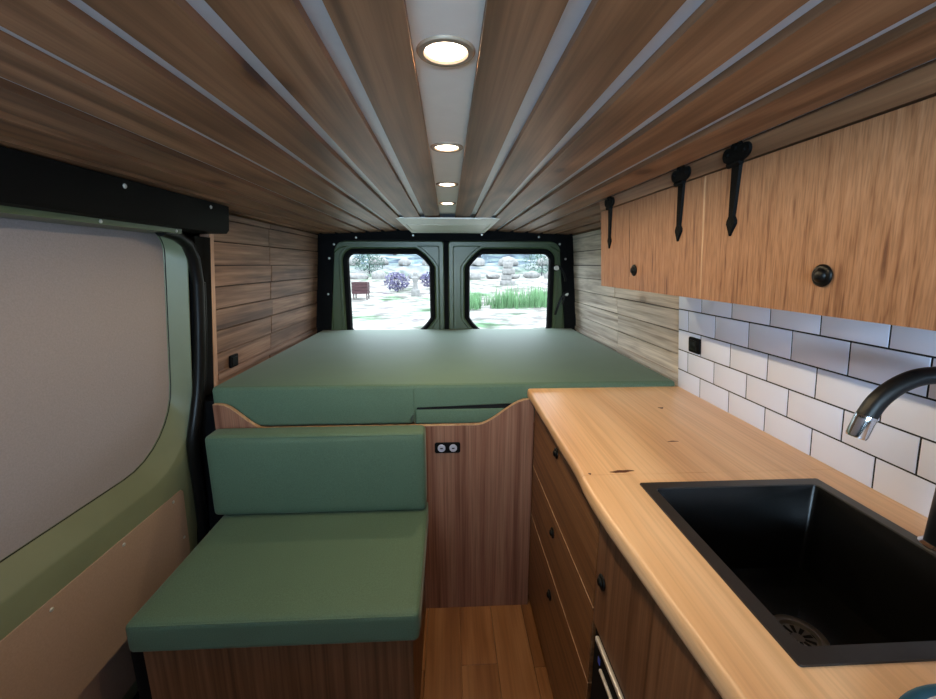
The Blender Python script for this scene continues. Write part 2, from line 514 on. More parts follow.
# ------------------------------------------------------------------ sliding door (left)
dr = structure('door_1', (-0.95, 0.6, 0.05), 'olive sliding door with covered window and hardboard lower panel', 'door')
def dp(y, z, d): return (lx(z) - d, y, z)                # d: outwards from the skin
# outline loops in (y, z)
def YZ(y0, y1, z0, z1, rad, n=8): return rrect(y0, y1, z0, z1, rad, n)
out = YZ(-1.15, 1.462, 0.04, 1.515, (0.05, 0.10, 0.13, 0.05))
lip = YZ(-1.05, 1.455, 0.695, 1.508, (0.08, 0.24, 0.11, 0.08))
inn = YZ(-1.00, 1.414, 0.752, 1.500, (0.08, 0.23, 0.075, 0.08))
lowr = [(y, z) for y, z in YZ(-1.00, 1.40, 0.742, 1.50, (0.08, 0.22, 0.08, 0.08))]
bm = NB()
loops = [[dp(y, z, 0.10) for y, z in out], [dp(y, z, 0.012) for y, z in out],
         [dp(y + (0.006 if y < 0 else -0.006), z + (0.006 if z < 0.5 else -0.006), 0.0) for y, z in out],
         [dp(y, z, 0.0) for y, z in [(p[0], p[1] - 0.008 if p[1] < 1.0 else p[1]) for p in lip]],
         [dp(y, z, 0.006) for y, z in lip],
         [dp(y, z, 0.047) for y, z in inn], [dp(y, z, 0.10) for y, z in inn]]
loft(bm, loops, cyclic=True)
obj('frame', bm, M['olive'], dr, smooth=50)
bm = NB()
cc = YZ(-1.03, 1.44, 0.72, 1.52, (0.08, 0.24, 0.09, 0.08))
prism(bm, cc, lambda p: dp(p[0], p[1], 0.058), lambda p: dp(p[0], p[1], 0.052))
tag(obj('window_cover', bm, M['card'], dr), 'grey felt cover closing the sliding door window')
bm = NB()
tube(bm, [dp(y, z, 0.047) for y, z in inn] + [dp(inn[0][0], inn[0][1], 0.047)], 0.0014, 6, False)
obj('cover_edge', bm, M['black'], dr)
bm = NB()
pp = [(-1.0, 0.10), (1.40, 0.10), (1.402, 0.36), (1.378, 0.600), (1.366, 0.612), (-1.0, 0.612)]
prism(bm, pp, lambda p: dp(p[0], p[1], 0.0), lambda p: dp(p[0], p[1], -0.004), 0.001, 1)
pan = tag(obj('lower_panel', bm, M['hardboard'], dr), 'beige hardboard panel screwed to the lower door')
for y, z in ((0.60, 0.585), (0.879, 0.585), (1.102, 0.592), (1.322, 0.592), (1.372, 0.42)):
    bm = NB(); lathe(bm, [(0.0055, 0), (0.0055, 0.0012), (0.004, 0.0028), (0, 0.0032)], dp(y, z, -0.004), (1, 0, -0.1), 12)
    obj('screw', bm, M['screw'], pan)

# black track cover above the door
th = thing('track_cover', (-0.80, 0.4, 1.48), 'black boxed cover with screws running above the sliding door', 'cover')
bm = NB()
pts = [(-0.757, 1.588), (-0.765, 1.508), (-0.775, 1.497), (-0.96, 1.497), (-0.96, 1.580)]
prism(bm, pts, lambda p: (p[0], -1.2, p[1]), lambda p: (p[0], 1.535, p[1]), 0.006, 2)
obj('casing', bm, M['black'], th, smooth=40)
def hdrface(y, z): return (-0.757 - (1.588 - z) * 0.09, y, z)
for y, z in ((0.60, 1.572), (1.06, 1.572), (1.418, 1.572)):
    bm = NB(); lathe(bm, [(0.0058, 0), (0.0058, 0.0012), (0.004, 0.003), (0, 0.0034)], hdrface(y, z), (1, 0, -0.08), 12)
    obj('screw', bm, M['screw'], th)
# olive head rail with screws between track cover and window
bm = NB()
pts = [(-0.812, 1.4965), (-0.815, 1.484), (-0.905, 1.484), (-0.905, 1.4965)]
prism(bm, pts, lambda p: (p[0], -1.1, p[1]), lambda p: (p[0], 1.345, p[1]), 0.0015, 1)
o = tag(obj('trim_4', bm, M['olive_dark']), 'narrow dark olive rail with bright screws below the black track cover', 'trim', None, 'structure')
for y in (0.62, 1.043, 1.318):
    bm = NB(); lathe(bm, [(0.0045, 0), (0.0045, 0.001), (0.003, 0.0026), (0, 0.003)], (-0.8135, y, 1.4905), (1, 0, -0.1), 12)
    obj('screw', bm, M['screw'], o)

# black door pillar: lining plus rubber seal
pl = structure('trim_5', (-0.95, 1.52, 0.02), 'black door pillar with a rubber seal beside the sliding door', 'trim')
bm = NB()
zs = [0.02, 0.3, 0.6, 0.75, 0.85, 0.95, 1.1, 1.3, 1.42, 1.487]
loops = []
for z in zs:
    f = lx(z)
    loops.append([(f - 0.10, 1.468, z), (f - 0.012, 1.468, z), (f + 0.012, 1.476, z), (f + 0.006, 1.50, z), (f + 0.004, 1.54, z), (f + 0.014, 1.566, z), (f + 0.010, 1.574, z), (f - 0.10, 1.574, z)])
loft(bm, loops, cap0=True, cap1=True)
box(bm, -0.955, -0.8555, 1.478, 1.573, 0.02, 0.90)
obj('lining', bm, M['black'], pl, smooth=50)
bm = NB()
path = []
for y, z in ((1.30, 1.492), (1.37, 1.482), (1.425, 1.458), (1.458, 1.41), (1.476, 1.33), (1.478, 1.2), (1.474, 1.08), (1.468, 1.0), (1.458, 0.93), (1.440, 0.86), (1.422, 0.80), (1.418, 0.75), (1.426, 0.68), (1.440, 0.60), (1.456, 0.48), (1.468, 0.37), (1.470, 0.2), (1.46, 0.05)):
    path.append((lx(z) + 0.018, y, z))
tube(bm, path, 0.019, 12)
obj('seal', bm, M['rubber'], pl)
bm = NB()
tube(bm, [(lx(z) + 0.012, y + 0.042, z) for (x, y, z) in path[4:]], 0.009, 10)
obj('inner_seal', bm, M['rubber'], pl)

# ------------------------------------------------------------------ rear doors
DY = 2.86
def rear_door(name, x0, x1, gx0, gx1, cut, label):
    d = structure(name, ((x0 + x1)/2, DY, 0.04), label, 'door')
    n = 6
    zt = 1.548
    gz0, gz1 = 0.922, 1.462
    ro = (0.03, 0.03, 0.02, 0.15) if cut == 'right' else (0.03, 0.03, 0.15, 0.02)
    A = rrect(x0, x1, 0.04, zt, ro, n)
    rg = (0.04, -0.105, -0.085, 0.045) if cut == 'right' else (-0.105, 0.04, 0.045, -0.085)
    def win(g): return rrect(gx0 - g, gx1 + g, gz0 - g, gz1 + g, [math.copysign(abs(r) + g, r) for r in rg], n)
    def ins(g): return rrect(x0 + g, x1 - g, 0.04 + g, zt - g, [max(0.012, r - g*0.5) for r in ro], n)
    bm = NB()
    L = lambda lp, y: [(p[0], y, p[1]) for p in lp]
    loops = [L(A, DY + 0.05), L(A, DY + 0.006), L(ins(0.006), DY), L(ins(0.030), DY), L(ins(0.036), DY + 0.009), L(win(0.066), DY + 0.009),
             L(win(0.060), DY + 0.001), L(win(0.046), DY + 0.001), L(win(0.038), DY + 0.008), L(win(0.012), DY + 0.024), L(win(0.012), DY + 0.05)]
    loft(bm, loops, cyclic=True)
    obj('frame', bm, M['olive_dark'], d, smooth=30)
    bm = NB()
    loops = [L(win(0.036), DY + 0.024), L(win(0.036), DY + 0.006), L(win(0.030), DY + 0.001), L(win(0.010), DY + 0.003), L(win(0.0), DY + 0.016), L(win(0.0), DY + 0.034), L(win(0.036), DY + 0.034)]
    loft(bm, loops, cyclic=True)
    obj('gasket', bm, M['black'], d, smooth=45)
    bm = NB()
    W = win(0.006)
    prism(bm, W, lambda p: (p[0], DY + 0.030, p[1]), lambda p: (p[0], DY + 0.034, p[1]))
    obj('pane', bm, M['glass'], d, smooth=0)
    return d
rear_door('door_2', -0.832, -0.028, -0.672, -0.128, 'right', 'dark green rear door with window, further from the kitchen')
rear_door('door_3', 0.003, 0.842, 0.150, 0.700, 'left', 'dark green rear door with window and hanging black strap, kitchen side')
bm = NB(); box(bm, -0.040, 0.016, DY + 0.012, DY + 0.06, 0.04, 1.55, 0.003)
tag(obj('trim_6', bm, M['black']), 'black seal between the two rear doors', 'trim', None, 'structure')

# black surround of the rear doors
sr = structure('trim_7', (0, 2.85, 0.9), 'black surround with bright screws framing the rear doors', 'trim')
bm = NB()
def inner_loop():
    return rrect(-0.775, 0.785, 0.02, 1.552, (0.01, 0.01, 0.075, 0.075), 8)
def outer_loop():
    pts = []
    il = inner_loop()
    for (x, z) in il:
        if z < 0.5: pts.append((x + (-0.16 if x < 0 else 0.16), 0.0))
        else:
            # push onto the box outline
            dx, dz = x - 0.005, z - 1.2
            t = 10
            lim = 0.93
            if abs(dx) > 1e-6: t = min(t, lim / abs(dx))
            X = 0.005 + dx * t
            Z = 1.2 + dz * t
            if Z > cz(X) - 0.001:
                # clamp to ceiling line
                t2 = t
                for _ in range(30):
                    t2 *= 0.985
                    X = 0.005 + dx * t2; Z = 1.2 + dz * t2
                    if Z <= cz(X) - 0.001: break
            pts.append((X, Z))
    return pts
il = inner_loop()
# build as three plates instead: header and two uprights, joined in one outline
half = []
hdr = [(-0.905, 1.0), (-0.905, 0.0), (-0.815, 0.0), (-0.812, 0.95), (-0.793, 1.15), (-0.766, 1.42)]
for k in range(7):
    t = PI - 0.5*PI*k/6
    hdr.append((-0.682 + 0.078*math.cos(t), 1.472 + 0.078*math.sin(t)))
for x in (-0.45, -0.2, 0.0, 0.2, 0.46):
    hdr.append((x, 1.550 + 0.004*(1 - abs(x)/0.6)))
for k in range(7):
    t = 0.5*PI - 0.5*PI*k/6
    hdr.append((0.692 + 0.078*math.cos(t), 1.472 + 0.078*math.sin(t)))
hdr += [(0.776, 1.42), (0.803, 1.15), (0.822, 0.95), (0.824, 0.0), (0.91, 0.0), (0.91, 1.0), (0.853, 1.56)]
for x in [0.84 - 0.14*i for i in range(13)]:
    hdr.append((x, cz(x) + 0.004))
hdr += [(-0.853, 1.56)]
prism(bm, hdr, lambda p: (p[0], DY - 0.020, p[1]), lambda p: (p[0], DY + 0.06, p[1]), 0.004, 2)
obj('surround', bm, M['black'], sr, smooth=40)
for x, z in ((-0.753, 1.524), (-0.790, 1.434), (-0.813, 1.196), (-0.606, 1.568), (-0.230, 1.584), (0.229, 1.589), (0.615, 1.575), (0.760, 1.529), (0.804, 1.430), (0.830, 1.194)):
    bm = NB(); lathe(bm, [(0.0075, 0), (0.0075, 0.002), (0.005, 0.0045), (0, 0.005)], (x, DY - 0.020, z), (0, -1, 0), 12)
    obj('screw', bm, M['screw'], sr)

# strap hooks on the kitchen side rear door
th = thing('strap_hook', (0.745, DY - 0.02, 1.33), 'white round button with a short curled black strap, upper of two by the rear window', 'hook', 'strap hooks')
bm = NB(); lathe(bm, [(0.022, 0), (0.022, 0.010), (0.018, 0.014)], (0.745, DY + 0.002, 1.370), (0, -1, 0), 20)
lathe(bm, [(0.020, 0.014), (0, 0.0145)], (0.745, DY + 0.002, 1.370), (0, -1, 0), 20)
obj('collar', bm, M['black'], th)
bm = NB(); lathe(bm, [(0.0165, 0.0), (0.0165, 0.020), (0.012, 0.024), (0, 0.025)], (0.745, DY - 0.008, 1.370), (0, -1, 0), 20)
obj('button', bm, M['white_plastic'], th)
bm = NB(); tube(bm, [(0.757, DY - 0.02, 1.383), (0.775, DY - 0.03, 1.365), (0.795, DY - 0.034, 1.330), (0.806, DY - 0.032, 1.300), (0.808, DY - 0.026, 1.28)], 0.0085, 8)
obj('strap', bm, M['rubber'], th)
th = thing('strap_hook', (0.79, DY - 0.03, 1.06), 'black strap hanging in a curve from small white fixing, lower of two by rear window', 'hook', 'strap hooks')
bm = NB(); lathe(bm, [(0.012, 0), (0.012, 0.008), (0.008, 0.012), (0, 0.0125)], (0.822, DY - 0.020, 1.190), (0, -1, 0), 16)
obj('fixing', bm, M['white_plastic'], th)
bm = NB(); tube(bm, [(0.826, DY - 0.027, 1.207), (0.806, DY - 0.034, 1.200), (0.786, DY - 0.036, 1.172), (0.768, DY - 0.034, 1.128), (0.752, DY - 0.03, 1.07), (0.748, DY - 0.024, 1.05)], 0.0085, 8)
tube(bm, [(0.800, DY - 0.034, 1.195), (0.803, DY - 0.034, 1.16), (0.790, DY - 0.034, 1.12)], 0.006, 8)
obj('strap', bm, M['rubber'], th)

# ------------------------------------------------------------------ downlights
LY = [0.547, 0.950, 1.361, 1.763]
places = ['nearest the open end of the channel', 'second along from the open end', 'third along, one before the last', 'last one, beside the pale roof panel']
def downlight(y, lab):
    th = thing('downlight', (0, y, 1.634), 'lit round recessed downlight in grey ceiling channel, ' + lab, 'light', 'ceiling downlights')
    bm = NB(); lathe(bm, [(0.0345, 0.003), (0.0350, -0.001), (0.0335, -0.0030), (0.0265, -0.0032), (0.0240, 0.0005), (0.0240, 0.003)], (0, y, 1.638), (0, 0, 1), 40)
    obj('ring', bm, M['ring'], th, smooth=50)
    bm = NB(); lathe(bm, [(0.0243, 0.002), (0.0243, -0.0005), (0.019, -0.0026), (0, -0.0036)], (0, y, 1.638), (0, 0, 1), 32)
    tag(obj('lens', bm, M['lens'], th), 'glowing warm white lens')
    return th
for y, lab in zip(LY, places):
    downlight(y, lab)
def spot(y, energy):
    ld = bpy.data.lights.new('led_lamp', 'SPOT')
    ld.energy = energy; ld.color = (1.0, 0.79, 0.50)
    ld.spot_size = math.radians(179); ld.spot_blend = 0.4; ld.shadow_soft_size = 0.008
    lo = bpy.data.objects.new('led_lamp', ld); COL.objects.link(lo)
    lo.location = (0, y, 1.6312)
    return lo
SPOT_W = 8.5
for y in LY:
    spot(y, SPOT_W)

# pale roof panel
th = thing('roof_vent', (0, 2.42, 1.592), 'pale rectangular roof vent cover at the end of the ceiling lights', 'vent')
bm = NB()
def rp(x0, x1, y0, y1, z): return [(x0, y0, z), (x1, y0, z), (x1, y1, z), (x0, y1, z)]
loft(bm, [rp(-0.255, 0.262, 2.115, 2.80, 1.6195), rp(-0.255, 0.262, 2.115, 2.80, 1.615), rp(-0.252, 0.259, 2.118, 2.797, 1.613), rp(-0.232, 0.239, 2.175, 2.78, 1.594), rp(-0.215, 0.222, 2.20, 2.76, 1.594), rp(-0.213, 0.220, 2.203, 2.757, 1.598)], cap0=True, cap1=True)
obj('frame', bm, M['offwhite'], th, smooth=0)
bm = NB(); box(bm, -0.205, 0.212, 2.215, 2.745, 1.5925, 1.599, 0.002)
obj('flap', bm, M['offwhite'], th, smooth=0)

# ------------------------------------------------------------------ bed
# front panel with the swooping top edge
bp_ = thing('bed_end_board', (-0.3, 1.45, 0.0), 'stained oak panel with swooping top edge closing the front of the bed', 'panel')
def top(x):
    l = 0.800 + 0.095 * (1 - smoothstep(-0.83, -0.68, x))
    r = 0.097 * smoothstep(0.10, 0.295, x)
    return l + r
pts = [(-0.853, 0.0), (0.318, 0.0)]
xs = [0.318 - (0.318 + 0.853) * i / 60 for i in range(61)]
pts += [(x, top(x)) for x in xs]
bm = NB()
prism(bm, pts, lambda p: (p[0], 1.450, p[1]), lambda p: (p[0], 1.466, p[1]))
obj('board', bm, M['oak_dark'], bp_, smooth=0)
bm = NB()
loops = []
for x in xs:
    z = top(x)
    loops.append([(x, 1.4495, z - 0.0005), (x, 1.4495, z + 0.0016), (x, 1.4665, z + 0.0016), (x, 1.4665, z - 0.0005)])
loft(bm, loops, cap0=True, cap1=True)
tag(obj('edge_band', bm, M['pale_edge'], bp_, smooth=60), 'pale wood band along the swooping edge')

# bed platform behind the panel (carries the mattress)
bm = NB()
box(bm, -0.853, 0.29, 1.467, 2.835, 0.765, 0.792, 0.001, 1)
box(bm, 0.29, 0.875, 1.482, 2.835, 0.765, 0.792, 0.001, 1)
for x in (-0.85, -0.3, 0.3, 0.84):
    box(bm, x, x + 0.03, 1.50, 2.82, 0.0, 0.766)
tag(obj('bed_platform', bm, M['oak_dark'], smooth=0), 'wooden platform under the green mattress at the rear', 'bed')

mt = thing('mattress', (0, 2.15, 0.795), 'large green mattress filling the rear below the back windows', 'mattress')
# body: the full pad above, thicker on the sliding door side
def bevelled_prism(bm, pts, y0, y1, bev, seg):
    fs = prism(bm, pts, lambda p: (p[0], y0, p[1]), lambda p: (p[0], y1, p[1]))
    es = list({e for f in fs for e in f.edges})
    bmesh.ops.bevel(bm, geom=es, offset=bev, segments=seg, profile=0.5, affect='EDGES', clamp_overlap=True)
bm = NB()
XL, XR, Y0, Y1 = -0.868, 0.872, 1.474, 2.830
MZ = 0.954
nx, ny = 44, 36
def padz(x, y):
    u = (x - XL) / (XR - XL); v = (y - Y0) / (Y1 - Y0)
    e = min(u, 1-u) * (XR-XL); f = min(v, 1-v) * (Y1-Y0)
    return -0.004 * (1 - smoothstep(0, 0.12, e)) - 0.004 * (1 - smoothstep(0, 0.12, f)) + 0.002*noise.noise((x*2.2, y*2.2, 0.3))
pts = [(XL, 0.797), (-0.136, 0.797), (-0.136, 0.881), (XR, 0.881), (XR, MZ), (XL, MZ)]
bevelled_prism(bm, pts, Y0, Y1, 0.016, 4)
obj('pad', bm, M['fabric'], mt, smooth=60)
bm = NB(); box(bm, -0.130, 0.872, 1.4745, 2.80, 0.797, 0.857, 0.008, 3)
BM2 = NB(); box(BM2, -0.126, 0.868, 1.4785, 1.60, 0.855, 0.883)  # near black block painting the shade between the cushion layers
tag(obj('slot', BM2, M['slot_shade'], mt, smooth=0), 'dark strip standing for the shade in the slot between the two cushion layers')
tag(obj('lower_cushion', bm, M['fabric'], mt, smooth=60), 'lower cushion below the dark slot')
bm = NB()
tube(bm, [(XL + 0.03, Y0 + 0.006, MZ - 0.006), (0.0, Y0 + 0.0052, MZ - 0.005), (XR - 0.03, Y0 + 0.006, MZ - 0.006)], 0.0022, 8)
tube(bm, [(-0.133, Y0 + 0.0005, MZ - 0.014), (-0.133, Y0 - 0.0008, 0.91), (-0.133, Y0 + 0.0003, 0.803)], 0.0022, 8)
obj('piping', bm, M['fabric'], mt)

# sockets in the panel and walls
sk = thing('socket_plate', (-0.0085, 1.45, 0.694), 'black two hole charging socket set in the oak bed panel', 'socket')
bm = NB()
R = rrect(-0.057, 0.040, 0.692, 0.734, (0.008,)*4, 4)
prism(bm, R, lambda p: (p[0], 1.4500, p[1]), lambda p: (p[0], 1.4440, p[1]), 0.0015, 2)
obj('plate', bm, M['black'], sk, smooth=40)
for x in (-0.031, 0.013):
    bm = NB(); lathe(bm, [(0.0145, 0), (0.0145, 0.004), (0.0115, 0.0055), (0.0105, 0.003)], (x, 1.444, 0.713), (0, -1, 0), 24)
    lathe(bm, [(0.0105, 0.003), (0, 0.0035)], (x, 1.444, 0.713), (0, -1, 0), 24)
    so = tag(obj('outlet', bm, M['usb'], sk), 'pale round outlet')
    bm = NB(); box(bm, x - 0.005, x + 0.005, 1.4395, 1.4412, 0.711, 0.715)
    obj('slot', bm, M['black'], so)
def wall_switch(name, y, z, face, sgn, slope, label):
    th = thing(name, (face(z), y, z - 0.03), label, 'socket')
    bm = NB()
    R = rrect(y - 0.031, y + 0.031, z - 0.027, z + 0.027, (0.006,)*4, 4)
    fx = lambda zz, d: face(zz) + sgn * d
    prism(bm, R, lambda p: (fx(p[1], 0.0), p[0], p[1]), lambda p: (fx(p[1], 0.009), p[0], p[1]), 0.002, 2)
    obj('plate', bm, M['black'], th, smooth=40)
    bm = NB()
    R = rrect(y - 0.022, y + 0.022, z - 0.018, z + 0.018, (0.003,)*4, 3)
    prism(bm, R, lambda p: (fx(p[1], 0.0088), p[0], p[1]), lambda p: (fx(p[1], 0.0115 + (0.0015 if p[1] > z else 0)), p[0], p[1]), 0.001, 1)
    obj('rocker', bm, M['black_gloss'], th, smooth=40)
wall_switch('wall_socket', 1.366, 1.115, tx, -1, 0.095, 'small black socket on the white tiles')
wall_switch('wall_socket', 1.725, 0.995, wl, 1, 0.09, 'small black socket on the plank wall above the mattress corner')

# ------------------------------------------------------------------ bench
bn = thing('bench', (-0.45, 1.15, 0.0), 'dark oak box bench carrying the green seat cushion', 'bench')
bm = NB()
box(bm, -0.811, -0.105, 0.935, 0.951, 0.0, 0.4125, 0.001, 1)
obj('front_panel', bm, M['oak_door'], bn, smooth=0)
bm = NB()
box(bm, -0.121, -0.105, 0.951, 1.449, 0.0, 0.4125, 0.001, 1)
obj('side_panel', bm, M['oak_door'], bn, smooth=0)
bm = NB()
box(bm, -0.811, -0.795, 0.951, 1.449, 0.0, 0.4125, 0.001, 1)
obj('side_panel', bm, M['oak_door'], bn, smooth=0)
bm = NB()
box(bm, -0.795, -0.121, 0.951, 1.449, 0.394, 0.4115, 0.001, 1)
obj('lid', bm, M['oak_door'], bn, smooth=0)

def cushion(bm, x0, x1, y0, y1, z0, z1, bev, puff_axis, puff):
    """Upholstered block: subdivided, rounded edges and a slightly crowned face."""
    nx, ny, nz = 22, 16, 6
    # superellipsoid-ish rounding by projecting a grid box
    cx, cy, c_z = (x0+x1)/2, (y0+y1)/2, (z0+z1)/2
    hx, hy, hz = (x1-x0)/2, (y1-y0)/2, (z1-z0)/2
    vs = box(bm, x0, x1, y0, y1, z0, z1)
    bmesh.ops.subdivide_edges(bm, edges=bm.edges[:], cuts=13, use_grid_fill=True)
    def remap(t, h):     # concentrate loops near the edges
        return math.copysign(1 - (1 - abs(t))**1.6, t) * h if h else 0
    for v in bm.verts:
        p = Vector([max(-1.0, min(1.0, t)) for t in ((v.co.x - cx)/hx, (v.co.y - cy)/hy, (v.co.z - c_z)/hz)])
        q = Vector((math.copysign(1-(1-abs(p.x))**1.8, p.x)*hx, math.copysign(1-(1-abs(p.y))**1.8, p.y)*hy, math.copysign(1-(1-abs(p.z))**1.3, p.z)*hz))
        # rounded box
        core = Vector((max(-hx+bev, min(hx-bev, q.x)), max(-hy+bev, min(hy-bev, q.y)), max(-hz+bev, min(hz-bev, q.z))))
        d = q - core
        if d.length > 1e-9:
            d = d.normalized() * min(bev, max(abs(d.x), abs(d.y), abs(d.z)))
        q = core + d
        u, w_, s = q.x/hx, q.y/hy, q.z/hz
        if puff_axis == 'z' and s > 0.5: q.z += puff * (1-u**4)*(1-w_**4)
        if puff_axis == 'y' and w_ < -0.5: q.y -= puff * (1-u**4)*(1-s**4)
        v.co = Vector((cx, cy, c_z)) + q

sc_ = thing('seat_cushion', (-0.455, 1.14, 0.413), 'thick green seat cushion lying flat on the oak bench', 'cushion')
bm = NB(); cushion(bm, -0.828, -0.084, 0.908, 1.446, 0.413, 0.502, 0.016, 'z', 0.004)
obj('pad', bm, M['fabric'], sc_, smooth=80)
bm = NB(); tube(bm, [(-0.815, 0.912, 0.4945), (-0.815, 0.9115, 0.4945), (-0.45, 0.9105, 0.4955), (-0.10, 0.912, 0.4945), (-0.088, 0.93, 0.4945), (-0.087, 1.35, 0.4945)], 0.0022, 8)
obj('piping', bm, M['fabric'], sc_)
bc = thing('back_cushion', (-0.465, 1.40, 0.5055), 'upright green back cushion leaning on the oak bed panel', 'cushion')
bm = NB(); cushion(bm, -0.848, -0.088, 1.358, 1.447, 0.5065, 0.812, 0.018, 'y', 0.005)
obj('pad', bm, M['fabric'], bc, smooth=80)
bm = NB(); tube(bm, [(-0.83, 1.361, 0.804), (-0.47, 1.3595, 0.805), (-0.106, 1.361, 0.804)], 0.0022, 8)
obj('piping', bm, M['fabric'], bc)

bm = NB(); box(bm, -0.858, -0.813, 0.95, 1.448, 0.0, 0.405, 0.004, 2)
tag(obj('trim_8', bm, M['black']), 'black step lining filling the gap between bench and sliding door', 'trim', None, 'structure')

# ------------------------------------------------------------------ base cabinet
bc_ = thing('base_cabinet', (0.6, 0.7, 0.0), 'oak kitchen base unit with drawers and sink door under the worktop', 'cabinet')
bm = NB()
box(bm, 0.338, 0.352, -0.4, 1.449, 0.0, 0.895)           # face frame backing
box(bm, 0.352, 0.870, 1.435, 1.449, 0.0, 0.895)          # end panel
box(bm, 0.352, 0.870, -0.4, 1.435, 0.0, 0.05)
box(bm, 0.352, 0.380, 0.766, 0.780, 0.05, 0.895)
box(bm, 0.352, 0.870, -0.4, -0.386, 0.05, 0.895)
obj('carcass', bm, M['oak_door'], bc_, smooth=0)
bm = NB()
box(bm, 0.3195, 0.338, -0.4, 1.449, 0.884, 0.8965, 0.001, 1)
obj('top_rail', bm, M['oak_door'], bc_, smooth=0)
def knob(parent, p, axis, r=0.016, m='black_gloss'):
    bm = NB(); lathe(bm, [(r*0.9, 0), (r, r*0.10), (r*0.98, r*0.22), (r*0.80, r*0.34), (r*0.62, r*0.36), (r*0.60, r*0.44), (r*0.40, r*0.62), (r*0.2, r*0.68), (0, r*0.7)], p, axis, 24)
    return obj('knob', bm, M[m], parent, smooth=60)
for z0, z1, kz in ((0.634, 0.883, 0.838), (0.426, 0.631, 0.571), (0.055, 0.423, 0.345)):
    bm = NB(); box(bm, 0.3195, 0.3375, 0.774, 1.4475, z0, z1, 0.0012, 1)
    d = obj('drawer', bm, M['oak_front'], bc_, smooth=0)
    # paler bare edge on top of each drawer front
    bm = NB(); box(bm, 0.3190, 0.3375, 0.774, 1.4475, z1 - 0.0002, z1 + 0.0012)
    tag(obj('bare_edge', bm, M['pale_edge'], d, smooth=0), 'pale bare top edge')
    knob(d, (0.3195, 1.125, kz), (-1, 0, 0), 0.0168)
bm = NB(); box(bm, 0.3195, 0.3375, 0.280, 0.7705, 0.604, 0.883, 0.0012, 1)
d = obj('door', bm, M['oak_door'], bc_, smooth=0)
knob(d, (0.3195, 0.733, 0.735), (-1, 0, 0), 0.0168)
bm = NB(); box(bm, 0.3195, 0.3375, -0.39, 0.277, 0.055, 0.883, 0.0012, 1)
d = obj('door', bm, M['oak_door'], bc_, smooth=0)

# built in fridge below the sink door
fr = thing('fridge', (0.33, 0.53, 0.06), 'small built in fridge front with chrome trim below the sink door', 'fridge')
bm = NB(); box(bm, 0.322, 0.3375, 0.285, 0.760, 0.06, 0.599, 0.003, 2)
obj('door', bm, M['black'], fr)
bm = NB(); box(bm, 0.313, 0.322, 0.285, 0.738, 0.586, 0.597, 0.003, 2)
tag(obj('trim_bar', bm, M['steel'], fr), 'bright steel bar along the top')
bm = NB(); box(bm, 0.315, 0.322, 0.285, 0.712, 0.532, 0.540, 0.003, 2)
tag(obj('handle', bm, M['steel'], fr), 'narrow steel handle bar')
bm = NB(); box(bm, 0.3205, 0.3222, 0.720, 0.732, 0.535, 0.550, 0.0008, 1)
tag(obj('indicator', bm, M['blue_led'], fr), 'small blue indicator')

# ------------------------------------------------------------------ worktop with a hole for the sink
SX0, SX1, SY0, SY1 = 0.402, 0.797, 0.372, 0.780
wt = thing('worktop', (0.58, 0.5, 0.8975), 'honey coloured solid wood worktop with wavy live front edge', 'worktop')
edge_pts = [(1.475, .296), (1.30, .2965), (1.15, .297), (1.0, .2945), (0.92, .2955), (0.87, .295), (0.83, .2925), (0.80, .2895), (0.76, .288), (0.72, .2885), (0.66, .2905), (0.60, .2945), (0.54, .2985), (0.48, .302), (0.42, .306), (0.36, .310), (0.25, .314), (0.1, .316), (-0.4, .318)]
def edge(y):
    for (ya, xa), (yb, xb) in zip(edge_pts, edge_pts[1:]):
        if ya >= y >= yb:
            return xa + (xb - xa) * (ya - y) / (ya - yb)
    return 0.3
Z0, Z1 = 0.8975, 0.933
def rounded_front(bm, ys, xb):
    loops = []
    for y in ys:
        e = edge(y)
        pr = [(xb, Z0), (e + 0.006, Z0), (e + 0.001, Z0 + 0.004), (e - 0.001, Z0 + 0.012), (e - 0.0005, Z0 + 0.022), (e + 0.0005, Z0 + 0.030), (e + 0.003, Z0 + 0.0338), (e + 0.008, Z1), (xb, Z1)]
        loops.append([(x, y, z) for x, z in pr])
    loft(bm, loops, cap0=True, cap1=True)
def yrange(a, b, st=0.02):
    n = max(1, int(round((b - a) / st)))
    return [a + (b - a) * i / n for i in range(n + 1)]
bm = NB()
J = 0.8215
hx0, hx1, hy0, hy1 = SX0 + 0.012, SX1 - 0.012, SY0 + 0.012, SY1 - 0.012
rounded_front(bm, yrange(J + 0.0006, 1.475), 0.50)
cuts = [0.50, 0.60, 0.69, 0.79, tx(0.93) + 0.003]
for a, b in zip(cuts, cuts[1:]):
    box(bm, a, b, J + 0.0006, 1.475, Z0, Z1)
rounded_front(bm, yrange(hy1, J - 0.0006), 0.46)
rounded_front(bm, yrange(hy0, hy1), hx0)
rounded_front(bm, yrange(-0.4, hy0), 0.46)
c2 = [0.46, 0.60, 0.72, 0.82, tx(0.93) + 0.003]
for a, b in zip(c2, c2[1:]):
    box(bm, a, b, hy1, J - 0.0006, Z0, Z1)
    box(bm, a, b, -0.4, hy0, Z0, Z1)
box(bm, hx1, tx(0.93) + 0.003, hy0, hy1, Z0, Z1)
obj('slab', bm, M['top_wood'], wt, smooth=50)
